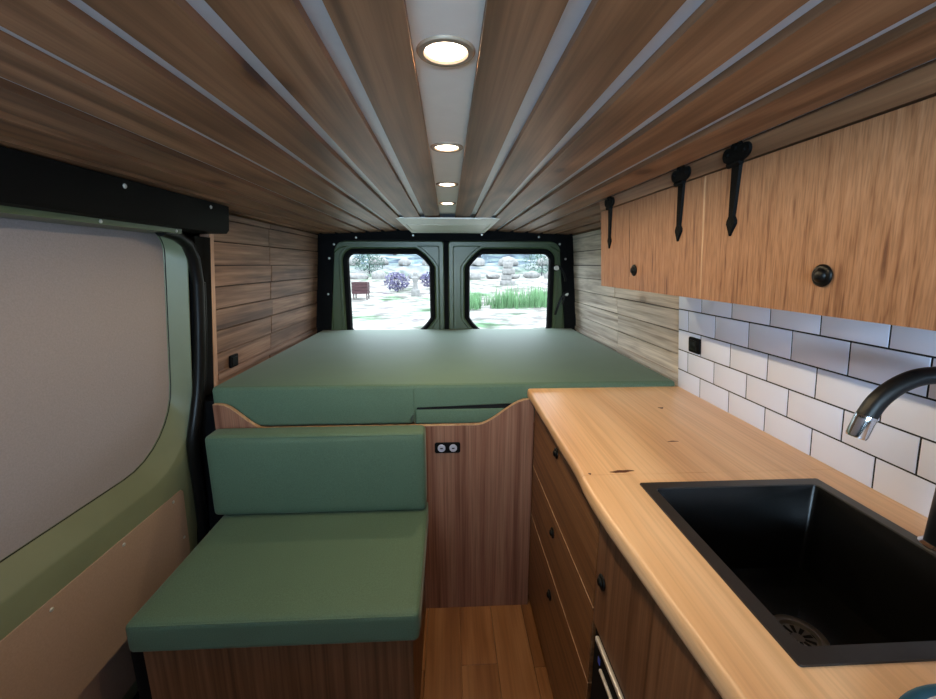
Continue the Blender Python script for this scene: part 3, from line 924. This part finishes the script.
# dark resin filled cracks and knots
def knot(pts, w):
    bm = NB()
    lp = []
    n = len(pts)
    a = []; b = []
    for i, (x, y) in enumerate(pts):
        ww = w * math.sin(PI * (i + 0.25) / (n - 0.5))
        a.append((x, y - ww)); b.append((x, y + ww))
    poly = a + b[::-1]
    prism(bm, poly, lambda p: (p[0], p[1], Z1 - 0.002), lambda p: (p[0], p[1], Z1 + 0.0004))
    return obj('knot', bm, M['knot'], wt, smooth=0)
M['knot'] = plain('dark knot', rgb(86,44,24), 0.5, 0, 0.4, 90)
knot([(0.360, 0.833), (0.370, 0.832), (0.381, 0.835), (0.393, 0.834), (0.405, 0.837), (0.417, 0.836)], 0.0055)
knot([(0.309, 0.829), (0.312, 0.826), (0.315, 0.828)], 0.004)
knot([(0.682, 1.245), (0.690, 1.238), (0.699, 1.245)], 0.007)
knot([(0.575, 0.985), (0.590, 0.987), (0.605, 0.986)], 0.003)

# ------------------------------------------------------------------ sink
sk = thing('sink', (0.6, 0.58, 0.735), 'black square inset kitchen sink in the wood worktop', 'sink')
def rr3(x0, x1, y0, y1, z, r, n=5): return [(p[0], p[1], z) for p in rrect(x0, x1, y0, y1, (r,)*4, n)]
rw = 0.024
bm = NB()
loft(bm, [rr3(SX0, SX1, SY0, SY1, Z1 + 0.0004, 0.004), rr3(SX0 + 0.0006, SX1 - 0.0006, SY0 + 0.0006, SY1 - 0.0006, Z1 + 0.003, 0.004),
          rr3(SX0 + rw - 0.001, SX1 - rw + 0.001, SY0 + rw - 0.001, SY1 - rw + 0.001, Z1 + 0.003, 0.010), rr3(SX0 + rw, SX1 - rw, SY0 + rw, SY1 - rw, Z1 + 0.001, 0.010),
          rr3(SX0 + rw, SX1 - rw, SY0 + rw, SY1 - rw, Z1 + 0.0004, 0.010)], cyclic=True)
obj('rim', bm, M['sink_rim'], sk, smooth=40)
bx0, bx1, by0, by1 = SX0 + rw, SX1 - rw, SY0 + rw, SY1 - rw
zb = 0.737
bm = NB()
DX, DYs = 0.624, 0.590
loops = [rr3(bx0 - 0.002, bx1 + 0.002, by0 - 0.002, by1 + 0.002, Z1 + 0.0004, 0.012), rr3(bx0, bx1, by0, by1, Z1 - 0.002, 0.010),
         rr3(bx0 + 0.002, bx1 - 0.002, by0 + 0.002, by1 - 0.002, zb + 0.012, 0.010), rr3(bx0 + 0.005, bx1 - 0.005, by0 + 0.005, by1 - 0.005, zb + 0.003, 0.009),
         rr3(bx0 + 0.014, bx1 - 0.014, by0 + 0.014, by1 - 0.014, zb, 0.008)]
n = len(loops[0])
outl = loops[-1]
circ = []
for p in outl:
    a = math.atan2(p[1] - DYs, p[0] - DX)
    circ.append((DX + 0.046*math.cos(a), DYs + 0.046*math.sin(a), zb - 0.003))
loops.append(circ)
loops.append([(DX + (p[0]-DX)*0.5, DYs + (p[1]-DYs)*0.5, zb - 0.010) for p in circ])
# outer skin
oz = [rr3(bx0 + 0.012, bx1 - 0.012, by0 + 0.012, by1 - 0.012, zb - 0.012, 0.010), rr3(bx0 - 0.002, bx1 + 0.002, by0 - 0.002, by1 + 0.002, zb + 0.01, 0.012)]
loft(bm, loops + oz, cyclic=True)
obj('bowl', bm, M['sink'], sk, smooth=50)
bm = NB()
lathe(bm, [(0.044, -0.002), (0.044, 0.0015), (0.040, 0.003), (0.032, 0.002), (0.029, -0.004), (0.0, -0.0045)], (DX, DYs, zb), (0, 0, 1), 40)
dr_ = obj('drain', bm, M['drain'], sk, smooth=40)
for k in range(10):
    bm = NB()
    a = 2*PI*k/10
    c, s = math.cos(a), math.sin(a)
    q = [(0.010, -0.0022), (0.026, -0.0034), (0.026, 0.0034), (0.010, 0.0022)]
    prism(bm, q, lambda p: (DX + p[0]*c - p[1]*s, DYs + p[0]*s + p[1]*c, zb - 0.0043), lambda p: (DX + p[0]*c - p[1]*s, DYs + p[0]*s + p[1]*c, zb - 0.0036))
    obj('slot', bm, M['black'], dr_, smooth=0)

# ------------------------------------------------------------------ faucet
FX, FY = 0.803, 0.556
fa = thing('faucet', (FX, FY, 0.9335), 'black gooseneck kitchen tap with chrome nozzle beside the sink', 'tap')
bm = NB(); lathe(bm, [(0, 0), (0.0265, 0), (0.0265, 0.006), (0.022, 0.010), (0.0, 0.0105)], (FX, FY, 0.9335), (0, 0, 1), 32)
obj('base_ring', bm, M['chrome'], fa)
bm = NB(); lathe(bm, [(0, 0.009), (0.0205, 0.009), (0.0205, 0.150), (0.018, 0.157), (0.0, 0.158)], (FX, FY, 0.9335), (0, 0, 1), 32)
bd = obj('body', bm, M['faucet'], fa)
bm = NB(); tube(bm, [(FX + 0.002, FY - 0.015, 1.005), (FX + 0.004, FY - 0.06, 1.03)], 0.006, 10)
obj('lever', bm, M['faucet'], bd)
bm = NB()
path = [(FX, FY, 1.04)]
key = [(0.803, 0.556, 1.08), (0.805, 0.556, 1.11), (0.808, 0.556, 1.15), (0.803, 0.558, 1.188), (0.787, 0.562, 1.212), (0.758, 0.568, 1.224), (0.724, 0.574, 1.222), (0.694, 0.578, 1.207), (0.671, 0.581, 1.183), (0.657, 0.582, 1.155)]
def cr(P, t):
    n = len(P) - 1; i = min(int(t*n), n-1); f = t*n - i
    p0, p1, p2, p3 = (Vector(P[max(0, min(n, j))]) for j in (i-1, i, i+1, i+2))
    return 0.5*((2*p1) + (p2-p0)*f + (2*p0-5*p1+4*p2-p3)*f*f + (3*p1-p0-3*p2+p3)*f**3)
tube(bm, [cr(key, i/48) for i in range(49)], [0.0135 + 0.0 * i for i in range(49)], 20)
obj('spout', bm, M['faucet'], fa, smooth=60)
d_ = (Vector(key[-1]) - Vector(key[-2])).normalized()
d_ = Vector((-0.30, 0.0, -1.0)).normalized()
e = Vector(key[-1])
bm = NB(); lathe(bm, [(0.0, -0.002), (0.0142, -0.002), (0.0146, 0.004), (0.0142, 0.007), (0.0142, 0.031), (0.0130, 0.035), (0.0115, 0.035), (0.011, 0.032), (0, 0.032)], e, d_, 24)
obj('nozzle', bm, M['chrome'], fa, smooth=40)

# ------------------------------------------------------------------ plate at the corner of the worktop
pt = thing('plate', (0.528, 0.189, 0.9335), 'pale round plate with teal rim on the near corner of worktop', 'plate')
bm = NB(); lathe(bm, [(0, 0.0), (0.085, 0.0), (0.135, 0.010), (0.139, 0.012), (0.134, 0.0135), (0.088, 0.004), (0, 0.0035)], (0.528, 0.189, 0.9335), (0, 0, 1), 64)
obj('dish', bm, M['plate'], pt, smooth=60)
bm = NB(); lathe(bm, [(0.139, 0.0085), (0.147, 0.0100), (0.149, 0.0120), (0.146, 0.0138), (0.139, 0.0132), (0.137, 0.0120)], (0.528, 0.189, 0.9335), (0, 0, 1), 64)
tag(obj('rim', bm, M['teal'], pt, smooth=60), 'dark teal rim')

# ------------------------------------------------------------------ wall cabinet
wc = thing('wall_cabinet', (0.7, 0.87, 1.315), 'oak wall cabinet with two flap doors and black iron hinges above the tiles', 'cabinet')
CY0, CY1 = 0.283, 1.467
CZ0, CZ1 = 1.315, 1.571
def fx(z): return 0.550 - 0.07 * (z - CZ0)
bm = NB()
def slab_y(y0, y1, pts):
    prism(bm, pts, lambda p: (p[0], y0, p[1]), lambda p: (p[0], y1, p[1]))
back = lambda z: tx(z) - 0.004
outl = [(fx(CZ0) + 0.018, CZ0), (fx(CZ1) + 0.018, CZ1), (back(CZ1), CZ1), (back(CZ0), CZ0)]
slab_y(CY1 - 0.016, CY1, outl)
slab_y(CY0, CY0 + 0.016, outl)
slab_y(CY0 + 0.016, CY1 - 0.016, [(fx(CZ0) + 0.018, CZ0), (fx(CZ0) + 0.018, CZ0 + 0.016), (back(CZ0), CZ0 + 0.016), (back(CZ0), CZ0)])
slab_y(CY0 + 0.016, CY1 - 0.016, [(fx(CZ1) + 0.018, CZ1 - 0.016), (fx(CZ1) + 0.018, CZ1), (back(CZ1), CZ1), (back(CZ1), CZ1 - 0.016)])
slab_y(CY0 + 0.016, CY1 - 0.016, [(back(CZ0) - 0.008, CZ0 + 0.016), (back(CZ0), CZ0 + 0.016), (back(CZ1), CZ1 - 0.016), (back(CZ1) - 0.008, CZ1 - 0.016)])
obj('carcass', bm, M['oak'], wc, smooth=0)
bm = NB()
fz1 = 1.6035
pts = [(fx(CZ1) - 0.001, CZ1 + 0.0025), (fx(CZ1) + 0.02, CZ1 + 0.0025), (fx(CZ1) + 0.02, fz1 - 0.003), (0.5255, fz1)]
prism(bm, pts, lambda p: (p[0], -0.6, p[1]), lambda p: (p[0], CY1 + 0.004, p[1]), 0.0015, 1)
obj('top_rail', bm, M['ceil_wood'], wc, smooth=0)

def iron_hinge(door, y):
    """Spear shaped strap on the door plus the leaf shaped plate on the rail above."""
    bm = NB()
    prof = [(-0.0130, CZ1 - 0.002), (-0.0090, 1.492), (-0.0080, 1.480), (-0.0135, 1.472), (-0.0140, 1.466), (0, 1.444), (0.0140, 1.466), (0.0135, 1.472), (0.0080, 1.480), (0.0090, 1.492), (0.0130, CZ1 - 0.002)]
    sh = lambda z: -0.06 * (z - 1.45)
    prism(bm, prof, lambda p: (fx(p[1]) - 0.0002, y + p[0] + sh(p[1]), p[1]), lambda p: (fx(p[1]) - 0.0048, y + p[0]*0.8 + sh(p[1]), p[1]), 0)
    tube(bm, [(fx(CZ1) - 0.005, y - 0.022, CZ1 + 0.001), (fx(CZ1) - 0.005, y + 0.012, CZ1 + 0.001)], 0.0055, 10)
    # trefoil plate on the sloping rail
    def rl(p, d):
        s = p[1]
        x = fx(CZ1) - 0.001 + (0.5255 - fx(CZ1) + 0.001) * s / 0.031
        z = CZ1 + 0.0025 + (fz1 - CZ1 - 0.0025) * s / 0.031
        return (x - 0.98*d, y - 0.008 + p[0] - 0.10*s, z - 0.2*d)
    tre = []
    for (c0, c1, r, a0, a1) in ((-0.023, 0.017, 0.0125, 250, 90), (0.0, 0.024, 0.0140, 165, 15), (0.023, 0.017, 0.0125, 90, -70)):
        for k in range(8):
            a = math.radians(a0 + (a1 - a0) * k / 7)
            tre.append((c0 + r*math.cos(a), c1 + r*math.sin(a)))
    tre = [(-0.014, 0.000)] + tre + [(0.014, 0.000)]
    prism(bm, tre, lambda p: rl(p, 0.0002), lambda p: rl(p, 0.0060))
    for q in ((-0.022, 0.018), (0.022, 0.018), (0, 0.026)):
        lathe(bm, [(0.0045, 0), (0.0035, 0.002), (0, 0.0028)], rl(q, 0.006), (-0.98, 0, -0.2), 10)
    obj('strap_hinge', bm, M['black_iron'], door, smooth=30)
for y0, y1, ky, hy in ((0.8800, 1.467, 1.199, (1.385, 0.968)), (0.285, 0.8740, 0.581, (0.786, 0.362))):
    bm = NB()
    pts = [(fx(CZ0 + 0.002), CZ0 + 0.002), (fx(CZ1 - 0.001), CZ1 - 0.001), (fx(CZ1 - 0.001) + 0.0175, CZ1 - 0.001), (fx(CZ0 + 0.002) + 0.0175, CZ0 + 0.002)]
    prism(bm, pts, lambda p: (p[0], y0, p[1]), lambda p: (p[0], y1, p[1]), 0.001, 1)
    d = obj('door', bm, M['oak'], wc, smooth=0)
    knob(d, (fx(1.375), ky, 1.375), (-1, 0, -0.07), 0.0165)
    for h in hy:
        iron_hinge(d, h)
    if y0 > 0.5:
        bm = NB()
        pts = [(fx(1.355) - 0.0003, 1.355), (fx(1.548) - 0.0003, 1.548), (fx(1.548) + 0.001, 1.548), (fx(1.355) + 0.001, 1.355)]
        prism(bm, pts, lambda p: (p[0], 1.2335, p[1]), lambda p: (p[0], 1.2353, p[1]))
        tag(obj('crack', bm, M['gap'], d, smooth=0), 'thin dark upright crack in the veneer')
bm = NB()
pts = [(fx(CZ0) + 0.0003, CZ0 + 0.002), (fx(CZ1) + 0.0003, CZ1 - 0.001), (fx(CZ1) + 0.0175, CZ1 - 0.002), (fx(CZ0) + 0.0175, CZ0)]
prism(bm, pts, lambda p: (p[0], 0.8746, p[1]), lambda p: (p[0], 0.8792, p[1]))
tag(obj('divider', bm, M['pale_edge'], wc, smooth=0), 'pale bare edge between the two doors')

# ------------------------------------------------------------------ outside, behind the van
def gz(x, y):
    z = -0.62
    z += 0.9 * smoothstep(24, 34, y) + 1.2 * smoothstep(36, 44, y) + 9.0 * smoothstep(44, 95, y)
    z += 0.10 * noise.noise((x*0.25, y*0.25, 2.0)) + 0.05 * noise.noise((x*0.9, y*0.9, 5.0))
    return z
bm = NB()
nx, ny = 70, 90
rows = []
for j in range(ny + 1):
    y = 1.0 + 119.0 * (j/ny)**1.5
    rows.append([bm.verts.new((-60 + 120*i/nx, y, gz(-60 + 120*i/nx, y))) for i in range(nx + 1)])
for j in range(ny):
    for i in range(nx):
        bm.faces.new((rows[j][i], rows[j][i+1], rows[j+1][i+1], rows[j+1][i]))
m, nt, b = mat('garden ground')
tc = N(nt, 'ShaderNodeTexCoord')
n1 = N(nt, 'ShaderNodeTexNoise'); n1.inputs['Scale'].default_value = 0.35; n1.inputs['Detail'].default_value = 6; n1.inputs['Roughness'].default_value = 0.65
n2 = N(nt, 'ShaderNodeTexNoise'); n2.inputs['Scale'].default_value = 1.3; n2.inputs['Detail'].default_value = 5
nt.links.new(tc.outputs['Object'], n1.inputs['Vector']); nt.links.new(tc.outputs['Object'], n2.inputs['Vector'])
r1 = ramp(nt, n1.outputs['Fac'], [(0.36, rgb(80,106,78)), (0.46, rgb(132,132,124)), (0.60, rgb(142,138,132)), (0.70, rgb(98,88,100))])
r2 = ramp(nt, n2.outputs['Fac'], [(0.40, rgb(150,142,150)), (0.54, rgb(255,255,255))])
c = mixc(nt, 0.75, r1.outputs[0], r2.outputs[0], 'MULTIPLY')
sx = N(nt, 'ShaderNodeSeparateXYZ'); geo = N(nt, 'ShaderNodeNewGeometry'); nt.links.new(geo.outputs['Position'], sx.inputs[0])
hill = ramp(nt, math_(nt, 'DIVIDE', sx.outputs['Y'], 100.0), [(0.36, (0, 0, 0, 1)), (0.46, (1, 1, 1, 1))])
n3 = N(nt, 'ShaderNodeTexNoise'); n3.inputs['Scale'].default_value = 0.5; n3.inputs['Detail'].default_value = 7; nt.links.new(tc.outputs['Object'], n3.inputs['Vector'])
r3 = ramp(nt, n3.outputs['Fac'], [(0.36, rgb(44,52,64)), (0.5, rgb(78,92,100)), (0.58, rgb(88,104,96)), (0.66, rgb(140,140,146))])
c = mixc(nt, hill.outputs[0], c, r3.outputs[0])
nt.links.new(c, b.inputs['Base Color']); b.inputs['Roughness'].default_value = 1.0; b.inputs['Specular IOR Level'].default_value = 0.1
tag(obj('ground', bm, m, smooth=60), 'pale garden ground rising to a wooded bank behind the van', 'ground', None, 'structure')

def rock(bm, c, r, seed):
    rnd = random.Random(seed)
    bmesh.ops.create_icosphere(bm, subdivisions=2, radius=1.0)
    sx, sy, sz = r*rnd.uniform(0.9, 1.3), r*rnd.uniform(0.7, 1.0), r*rnd.uniform(0.5, 0.8)
    for v in bm.verts:
        k = 1 + 0.28*noise.noise(v.co*1.3 + Vector((seed*3.1, 0, 0)))
        v.co = Vector((c[0] + v.co.x*sx*k, c[1] + v.co.y*sy*k, c[2] + max(v.co.z, -0.55)*sz*k))
rock_spots = [(-3.9, 33.5, .55), (-5.6, 34.2, .7), (-7.2, 34.0, .6), (-8.7, 33.8, .65), (-2.6, 34.4, .7), (-1.2, 35.0, .6), (-10.4, 35.2, .6),
              (2.0, 34.0, .7), (3.7, 34.9, .6), (5.3, 33.6, .5), (6.9, 34.3, .6), (8.6, 33.8, .65), (10.2, 34.8, .55), (0.2, 34.9, .5),
              (-4.4, 42.5, .7), (-7.0, 42.8, .8), (-9.6, 42.6, .8), (-1.9, 43.0, .7), (3.0, 42.4, .8), (6.2, 42.8, .9), (10.2, 42.5, .9)]
for i, (x, y, r) in enumerate(rock_spots):
    bm = NB(); rock(bm, (x, y, gz(x, y) + r*0.3), r, i)
    tag(obj('rock', bm, M['stone'], smooth=60), 'pale weathered stone lying along the bank seen through the rear windows', 'rock', 'bank stones')
# standing stone stack in the right window, pale post in the left one
st = thing('stone_stack', (4.3, 30.0, gz(4.3, 30.0)), 'pale stack of blocky stones standing above the grass in the kitchen side rear window', 'stones')
zz = gz(4.3, 30.0) - 0.1
for k, (r, dx) in enumerate(((0.52, 0), (0.36, -.08), (0.46, .06), (0.34, 0.0))):
    bm = NB()
    box(bm, 4.3 + dx - r, 4.3 + dx + r, 30 - r*0.7, 30 + r*0.7, zz, zz + 0.42, 0.08, 2)
    for v in bm.verts: v.co += 0.05 * Vector((noise.noise(v.co*2), noise.noise(v.co*2 + Vector((9, 0, 0))), 0))
    obj('block', bm, M['stone'], st, smooth=50); zz += 0.42
ps = thing('stone_figure', (-2.05, 26.0, gz(-2.05, 26)), 'pale garden statue on a plinth in the rear window further from the kitchen', 'statue')
z0 = gz(-2.05, 26) - 0.05
bm = NB(); box(bm, -2.30, -1.80, 25.75, 26.25, z0, z0 + 0.45, 0.04, 2)
obj('plinth', bm, M['stone'], ps)
bm = NB(); lathe(bm, [(0, .40), (.20, .40), (.17, .62), (.13, .82), (.19, 1.02), (.21, 1.16), (.10, 1.26), (.08, 1.30), (.12, 1.38), (.12, 1.47), (.06, 1.55), (0, 1.56)], (-2.05, 26.0, z0), (0, 0, 1), 16)
obj('torso', bm, M['stone'], ps)
# red brown crate on a stand
cr_ = thing('wooden_crate', (-5.10, 24.5, gz(-5.10, 24.5)), 'red brown slatted crate on legs seen through the rear window', 'crate')
z0 = gz(-5.10, 24.5)
bm = NB()
for k in range(4):
    box(bm, -5.53, -4.67, 24.05, 24.09, z0 + 0.34 + k*0.165, z0 + 0.49 + k*0.165, 0.01, 1)
    box(bm, -5.53, -4.67, 24.75, 24.79, z0 + 0.34 + k*0.165, z0 + 0.49 + k*0.165, 0.01, 1)
    box(bm, -5.55, -5.52, 24.05, 24.79, z0 + 0.34 + k*0.165, z0 + 0.49 + k*0.165, 0.01, 1)
    box(bm, -4.68, -4.65, 24.05, 24.79, z0 + 0.34 + k*0.165, z0 + 0.49 + k*0.165, 0.01, 1)
box(bm, -5.53, -4.67, 24.05, 24.79, z0 + 0.32, z0 + 0.35)
obj('slats', bm, M['crate'], cr_, smooth=0)
for x in (-5.49, -4.74):
    for y in (24.1, 24.70):
        bm = NB(); box(bm, x, x + 0.06, y, y + 0.06, z0 - 0.05, z0 + 0.36)
        obj('leg', bm, M['crate'], cr_, smooth=0)

def leaf_ball(bm, c, rx, ry, rz, n, size, rnd):
    for _ in range(n):
        while True:
            p = Vector((rnd.uniform(-1, 1), rnd.uniform(-1, 1), rnd.uniform(-1, 1)))
            if 0.35 < p.length < 1: break
        p = Vector((c[0] + p.x*rx, c[1] + p.y*ry, c[2] + p.z*rz))
        a = Vector((rnd.uniform(-1, 1), rnd.uniform(-1, 1), rnd.uniform(-1, 1))).normalized()
        b_ = a.orthogonal().normalized()
        s = size * rnd.uniform(0.6, 1.3)
        vs = [bm.verts.new(p + a*s), bm.verts.new(p + b_*s*0.45), bm.verts.new(p - a*s), bm.verts.new(p - b_*s*0.45)]
        bm.faces.new(vs)
rnd = random.Random(3)
def bush(x, y, r, h, m, label, n=500):
    g = gz(x, y)
    t = thing('shrub', (x, y, g), label, 'shrub', 'garden shrubs')
    bm = NB(); tube(bm, [(x, y, g - 0.1), (x + 0.05, y, g + h*0.5)], [0.06, 0.03], 6)
    obj('stem', bm, M['bark'], t)
    bm = NB(); leaf_ball(bm, (x, y, g + h*0.55), r, r*0.8, h*0.5, n, 0.11, rnd)
    obj('foliage', bm, M[m], t, smooth=0)
bush(-3.35, 27.5, 0.85, 1.25, 'mauve_leaf', 'purple grey shrub beside the pale garden statue')
bush(-1.15, 28.5, 0.75, 1.15, 'mauve_leaf', 'purple grey shrub at the inner edge of the rear window further from the kitchen')
bush(-7.2, 38.5, 1.5, 1.9, 'leaf', 'pale green shrub high on the bank above the red brown crate')
bush(8.6, 38.0, 1.9, 2.2, 'leaf', 'broad green shrub on the bank at the outer edge of the kitchen side rear window')
def tree(x, y, h, r, label):
    g = gz(x, y)
    t = thing('tree', (x, y, g), label, 'tree', 'trees on the bank')
    bm = NB(); tube(bm, [(x, y, g - 0.2), (x + 0.1, y, g + h*0.4), (x - 0.1, y + 0.1, g + h*0.8)], [0.30, 0.22, 0.08], 10)
    for k in range(5):
        a = k*1.3
        tube(bm, [(x, y, g + h*(0.35 + 0.07*k)), (x + math.cos(a)*r*0.6, y + math.sin(a)*r*0.6, g + h*(0.5 + 0.08*k))], [0.10, 0.03], 6)
    obj('trunk', bm, M['bark'], t)
    bm = NB(); leaf_ball(bm, (x, y, g + h*0.75), r, r, h*0.32, 900, 0.28, rnd)
    obj('crown', bm, M['leaf'], t, smooth=0)
for x, y, h, r, lab in ((-16, 52, 9, 3.2, 'tall tree on the bank above the red brown crate'), (-7, 56, 10, 3.4, 'tall tree on the bank above the pale statue'),
                        (4, 54, 9, 3.2, 'tall tree on the bank above the stone stack'), (13, 53, 10, 3.4, 'tall tree on the bank at the outer edge of the kitchen side window')):
    tree(x, y, h, r, lab)
# stand of tall grass behind the kitchen side window
bm = NB()
rg = random.Random(11)
for i in range(2600):
    x = rg.uniform(0.9, 7.4); y = 19.6 + rg.uniform(-0.9, 1.7) + 0.12*x
    dens = noise.noise((x*0.8, y*0.8, 1.0))
    if dens < -0.18: continue
    g = gz(x, y); h = rg.uniform(0.30, 1.05) * (0.85 + 0.6*dens)
    a = rg.uniform(0, 2*PI); l = rg.uniform(0.05, 0.30)
    w_ = 0.018
    ca, sa = math.cos(a), math.sin(a)
    p0 = Vector((x, y, g - 0.03)); p1 = p0 + Vector((ca*l*0.35, sa*l*0.35, h*0.6)); p2 = p0 + Vector((ca*l, sa*l, h))
    wv = Vector((-sa, ca, 0)) * w_
    vs = [bm.verts.new(q) for q in (p0 - wv, p0 + wv, p1 + wv*0.8, p1 - wv*0.8, p2)]
    bm.faces.new(vs[:4]); bm.faces.new((vs[3], vs[2], vs[4]))
tag(obj('tall_grass', bm, M['grass'], smooth=0), 'stand of tall green grass in front of the stone stack', 'grass', None, 'stuff')

# ------------------------------------------------------------------ light
w = bpy.data.worlds.new('world'); S.world = w
w.use_nodes = True
nt = w.node_tree
bg = nt.nodes['Background']
tc = N(nt, 'ShaderNodeTexCoord'); sp_ = N(nt, 'ShaderNodeSeparateXYZ')
nt.links.new(tc.outputs['Generated'], sp_.inputs[0])
r = ramp(nt, sp_.outputs['Z'], [(0.0, (0.72, 0.82, 0.92, 1)), (0.5, (0.80, 0.88, 1.0, 1)), (1.0, (0.86, 0.92, 1.0, 1))])
nt.links.new(r.outputs[0], bg.inputs['Color'])
bg.inputs['Strength'].default_value = 8.0
def area(name, loc, rot, sx, sy, energy, col):
    ld = bpy.data.lights.new(name, 'AREA'); ld.shape = 'RECTANGLE'; ld.size = sx; ld.size_y = sy; ld.energy = energy; ld.color = col
    o = bpy.data.objects.new(name, ld); COL.objects.link(o); o.location = loc; o.rotation_euler = rot
    return o
# daylight through the windscreen
area('windscreen_daylight', (-0.25, -1.74, 1.28), (math.radians(86), 0, math.radians(-20)), 1.15, 0.60, 78.0, (0.48, 0.76, 1.0))

S.view_settings.view_transform = 'Standard'
S.view_settings.look = 'None'
S.view_settings.exposure = 0.0
S.view_settings.gamma = 1.0
S.view_settings.use_curve_mapping = False
S.cycles.use_denoising = True
S.cycles.max_bounces = 10
S.cycles.diffuse_bounces = 5
S.cycles.sample_clamp_indirect = 8.0
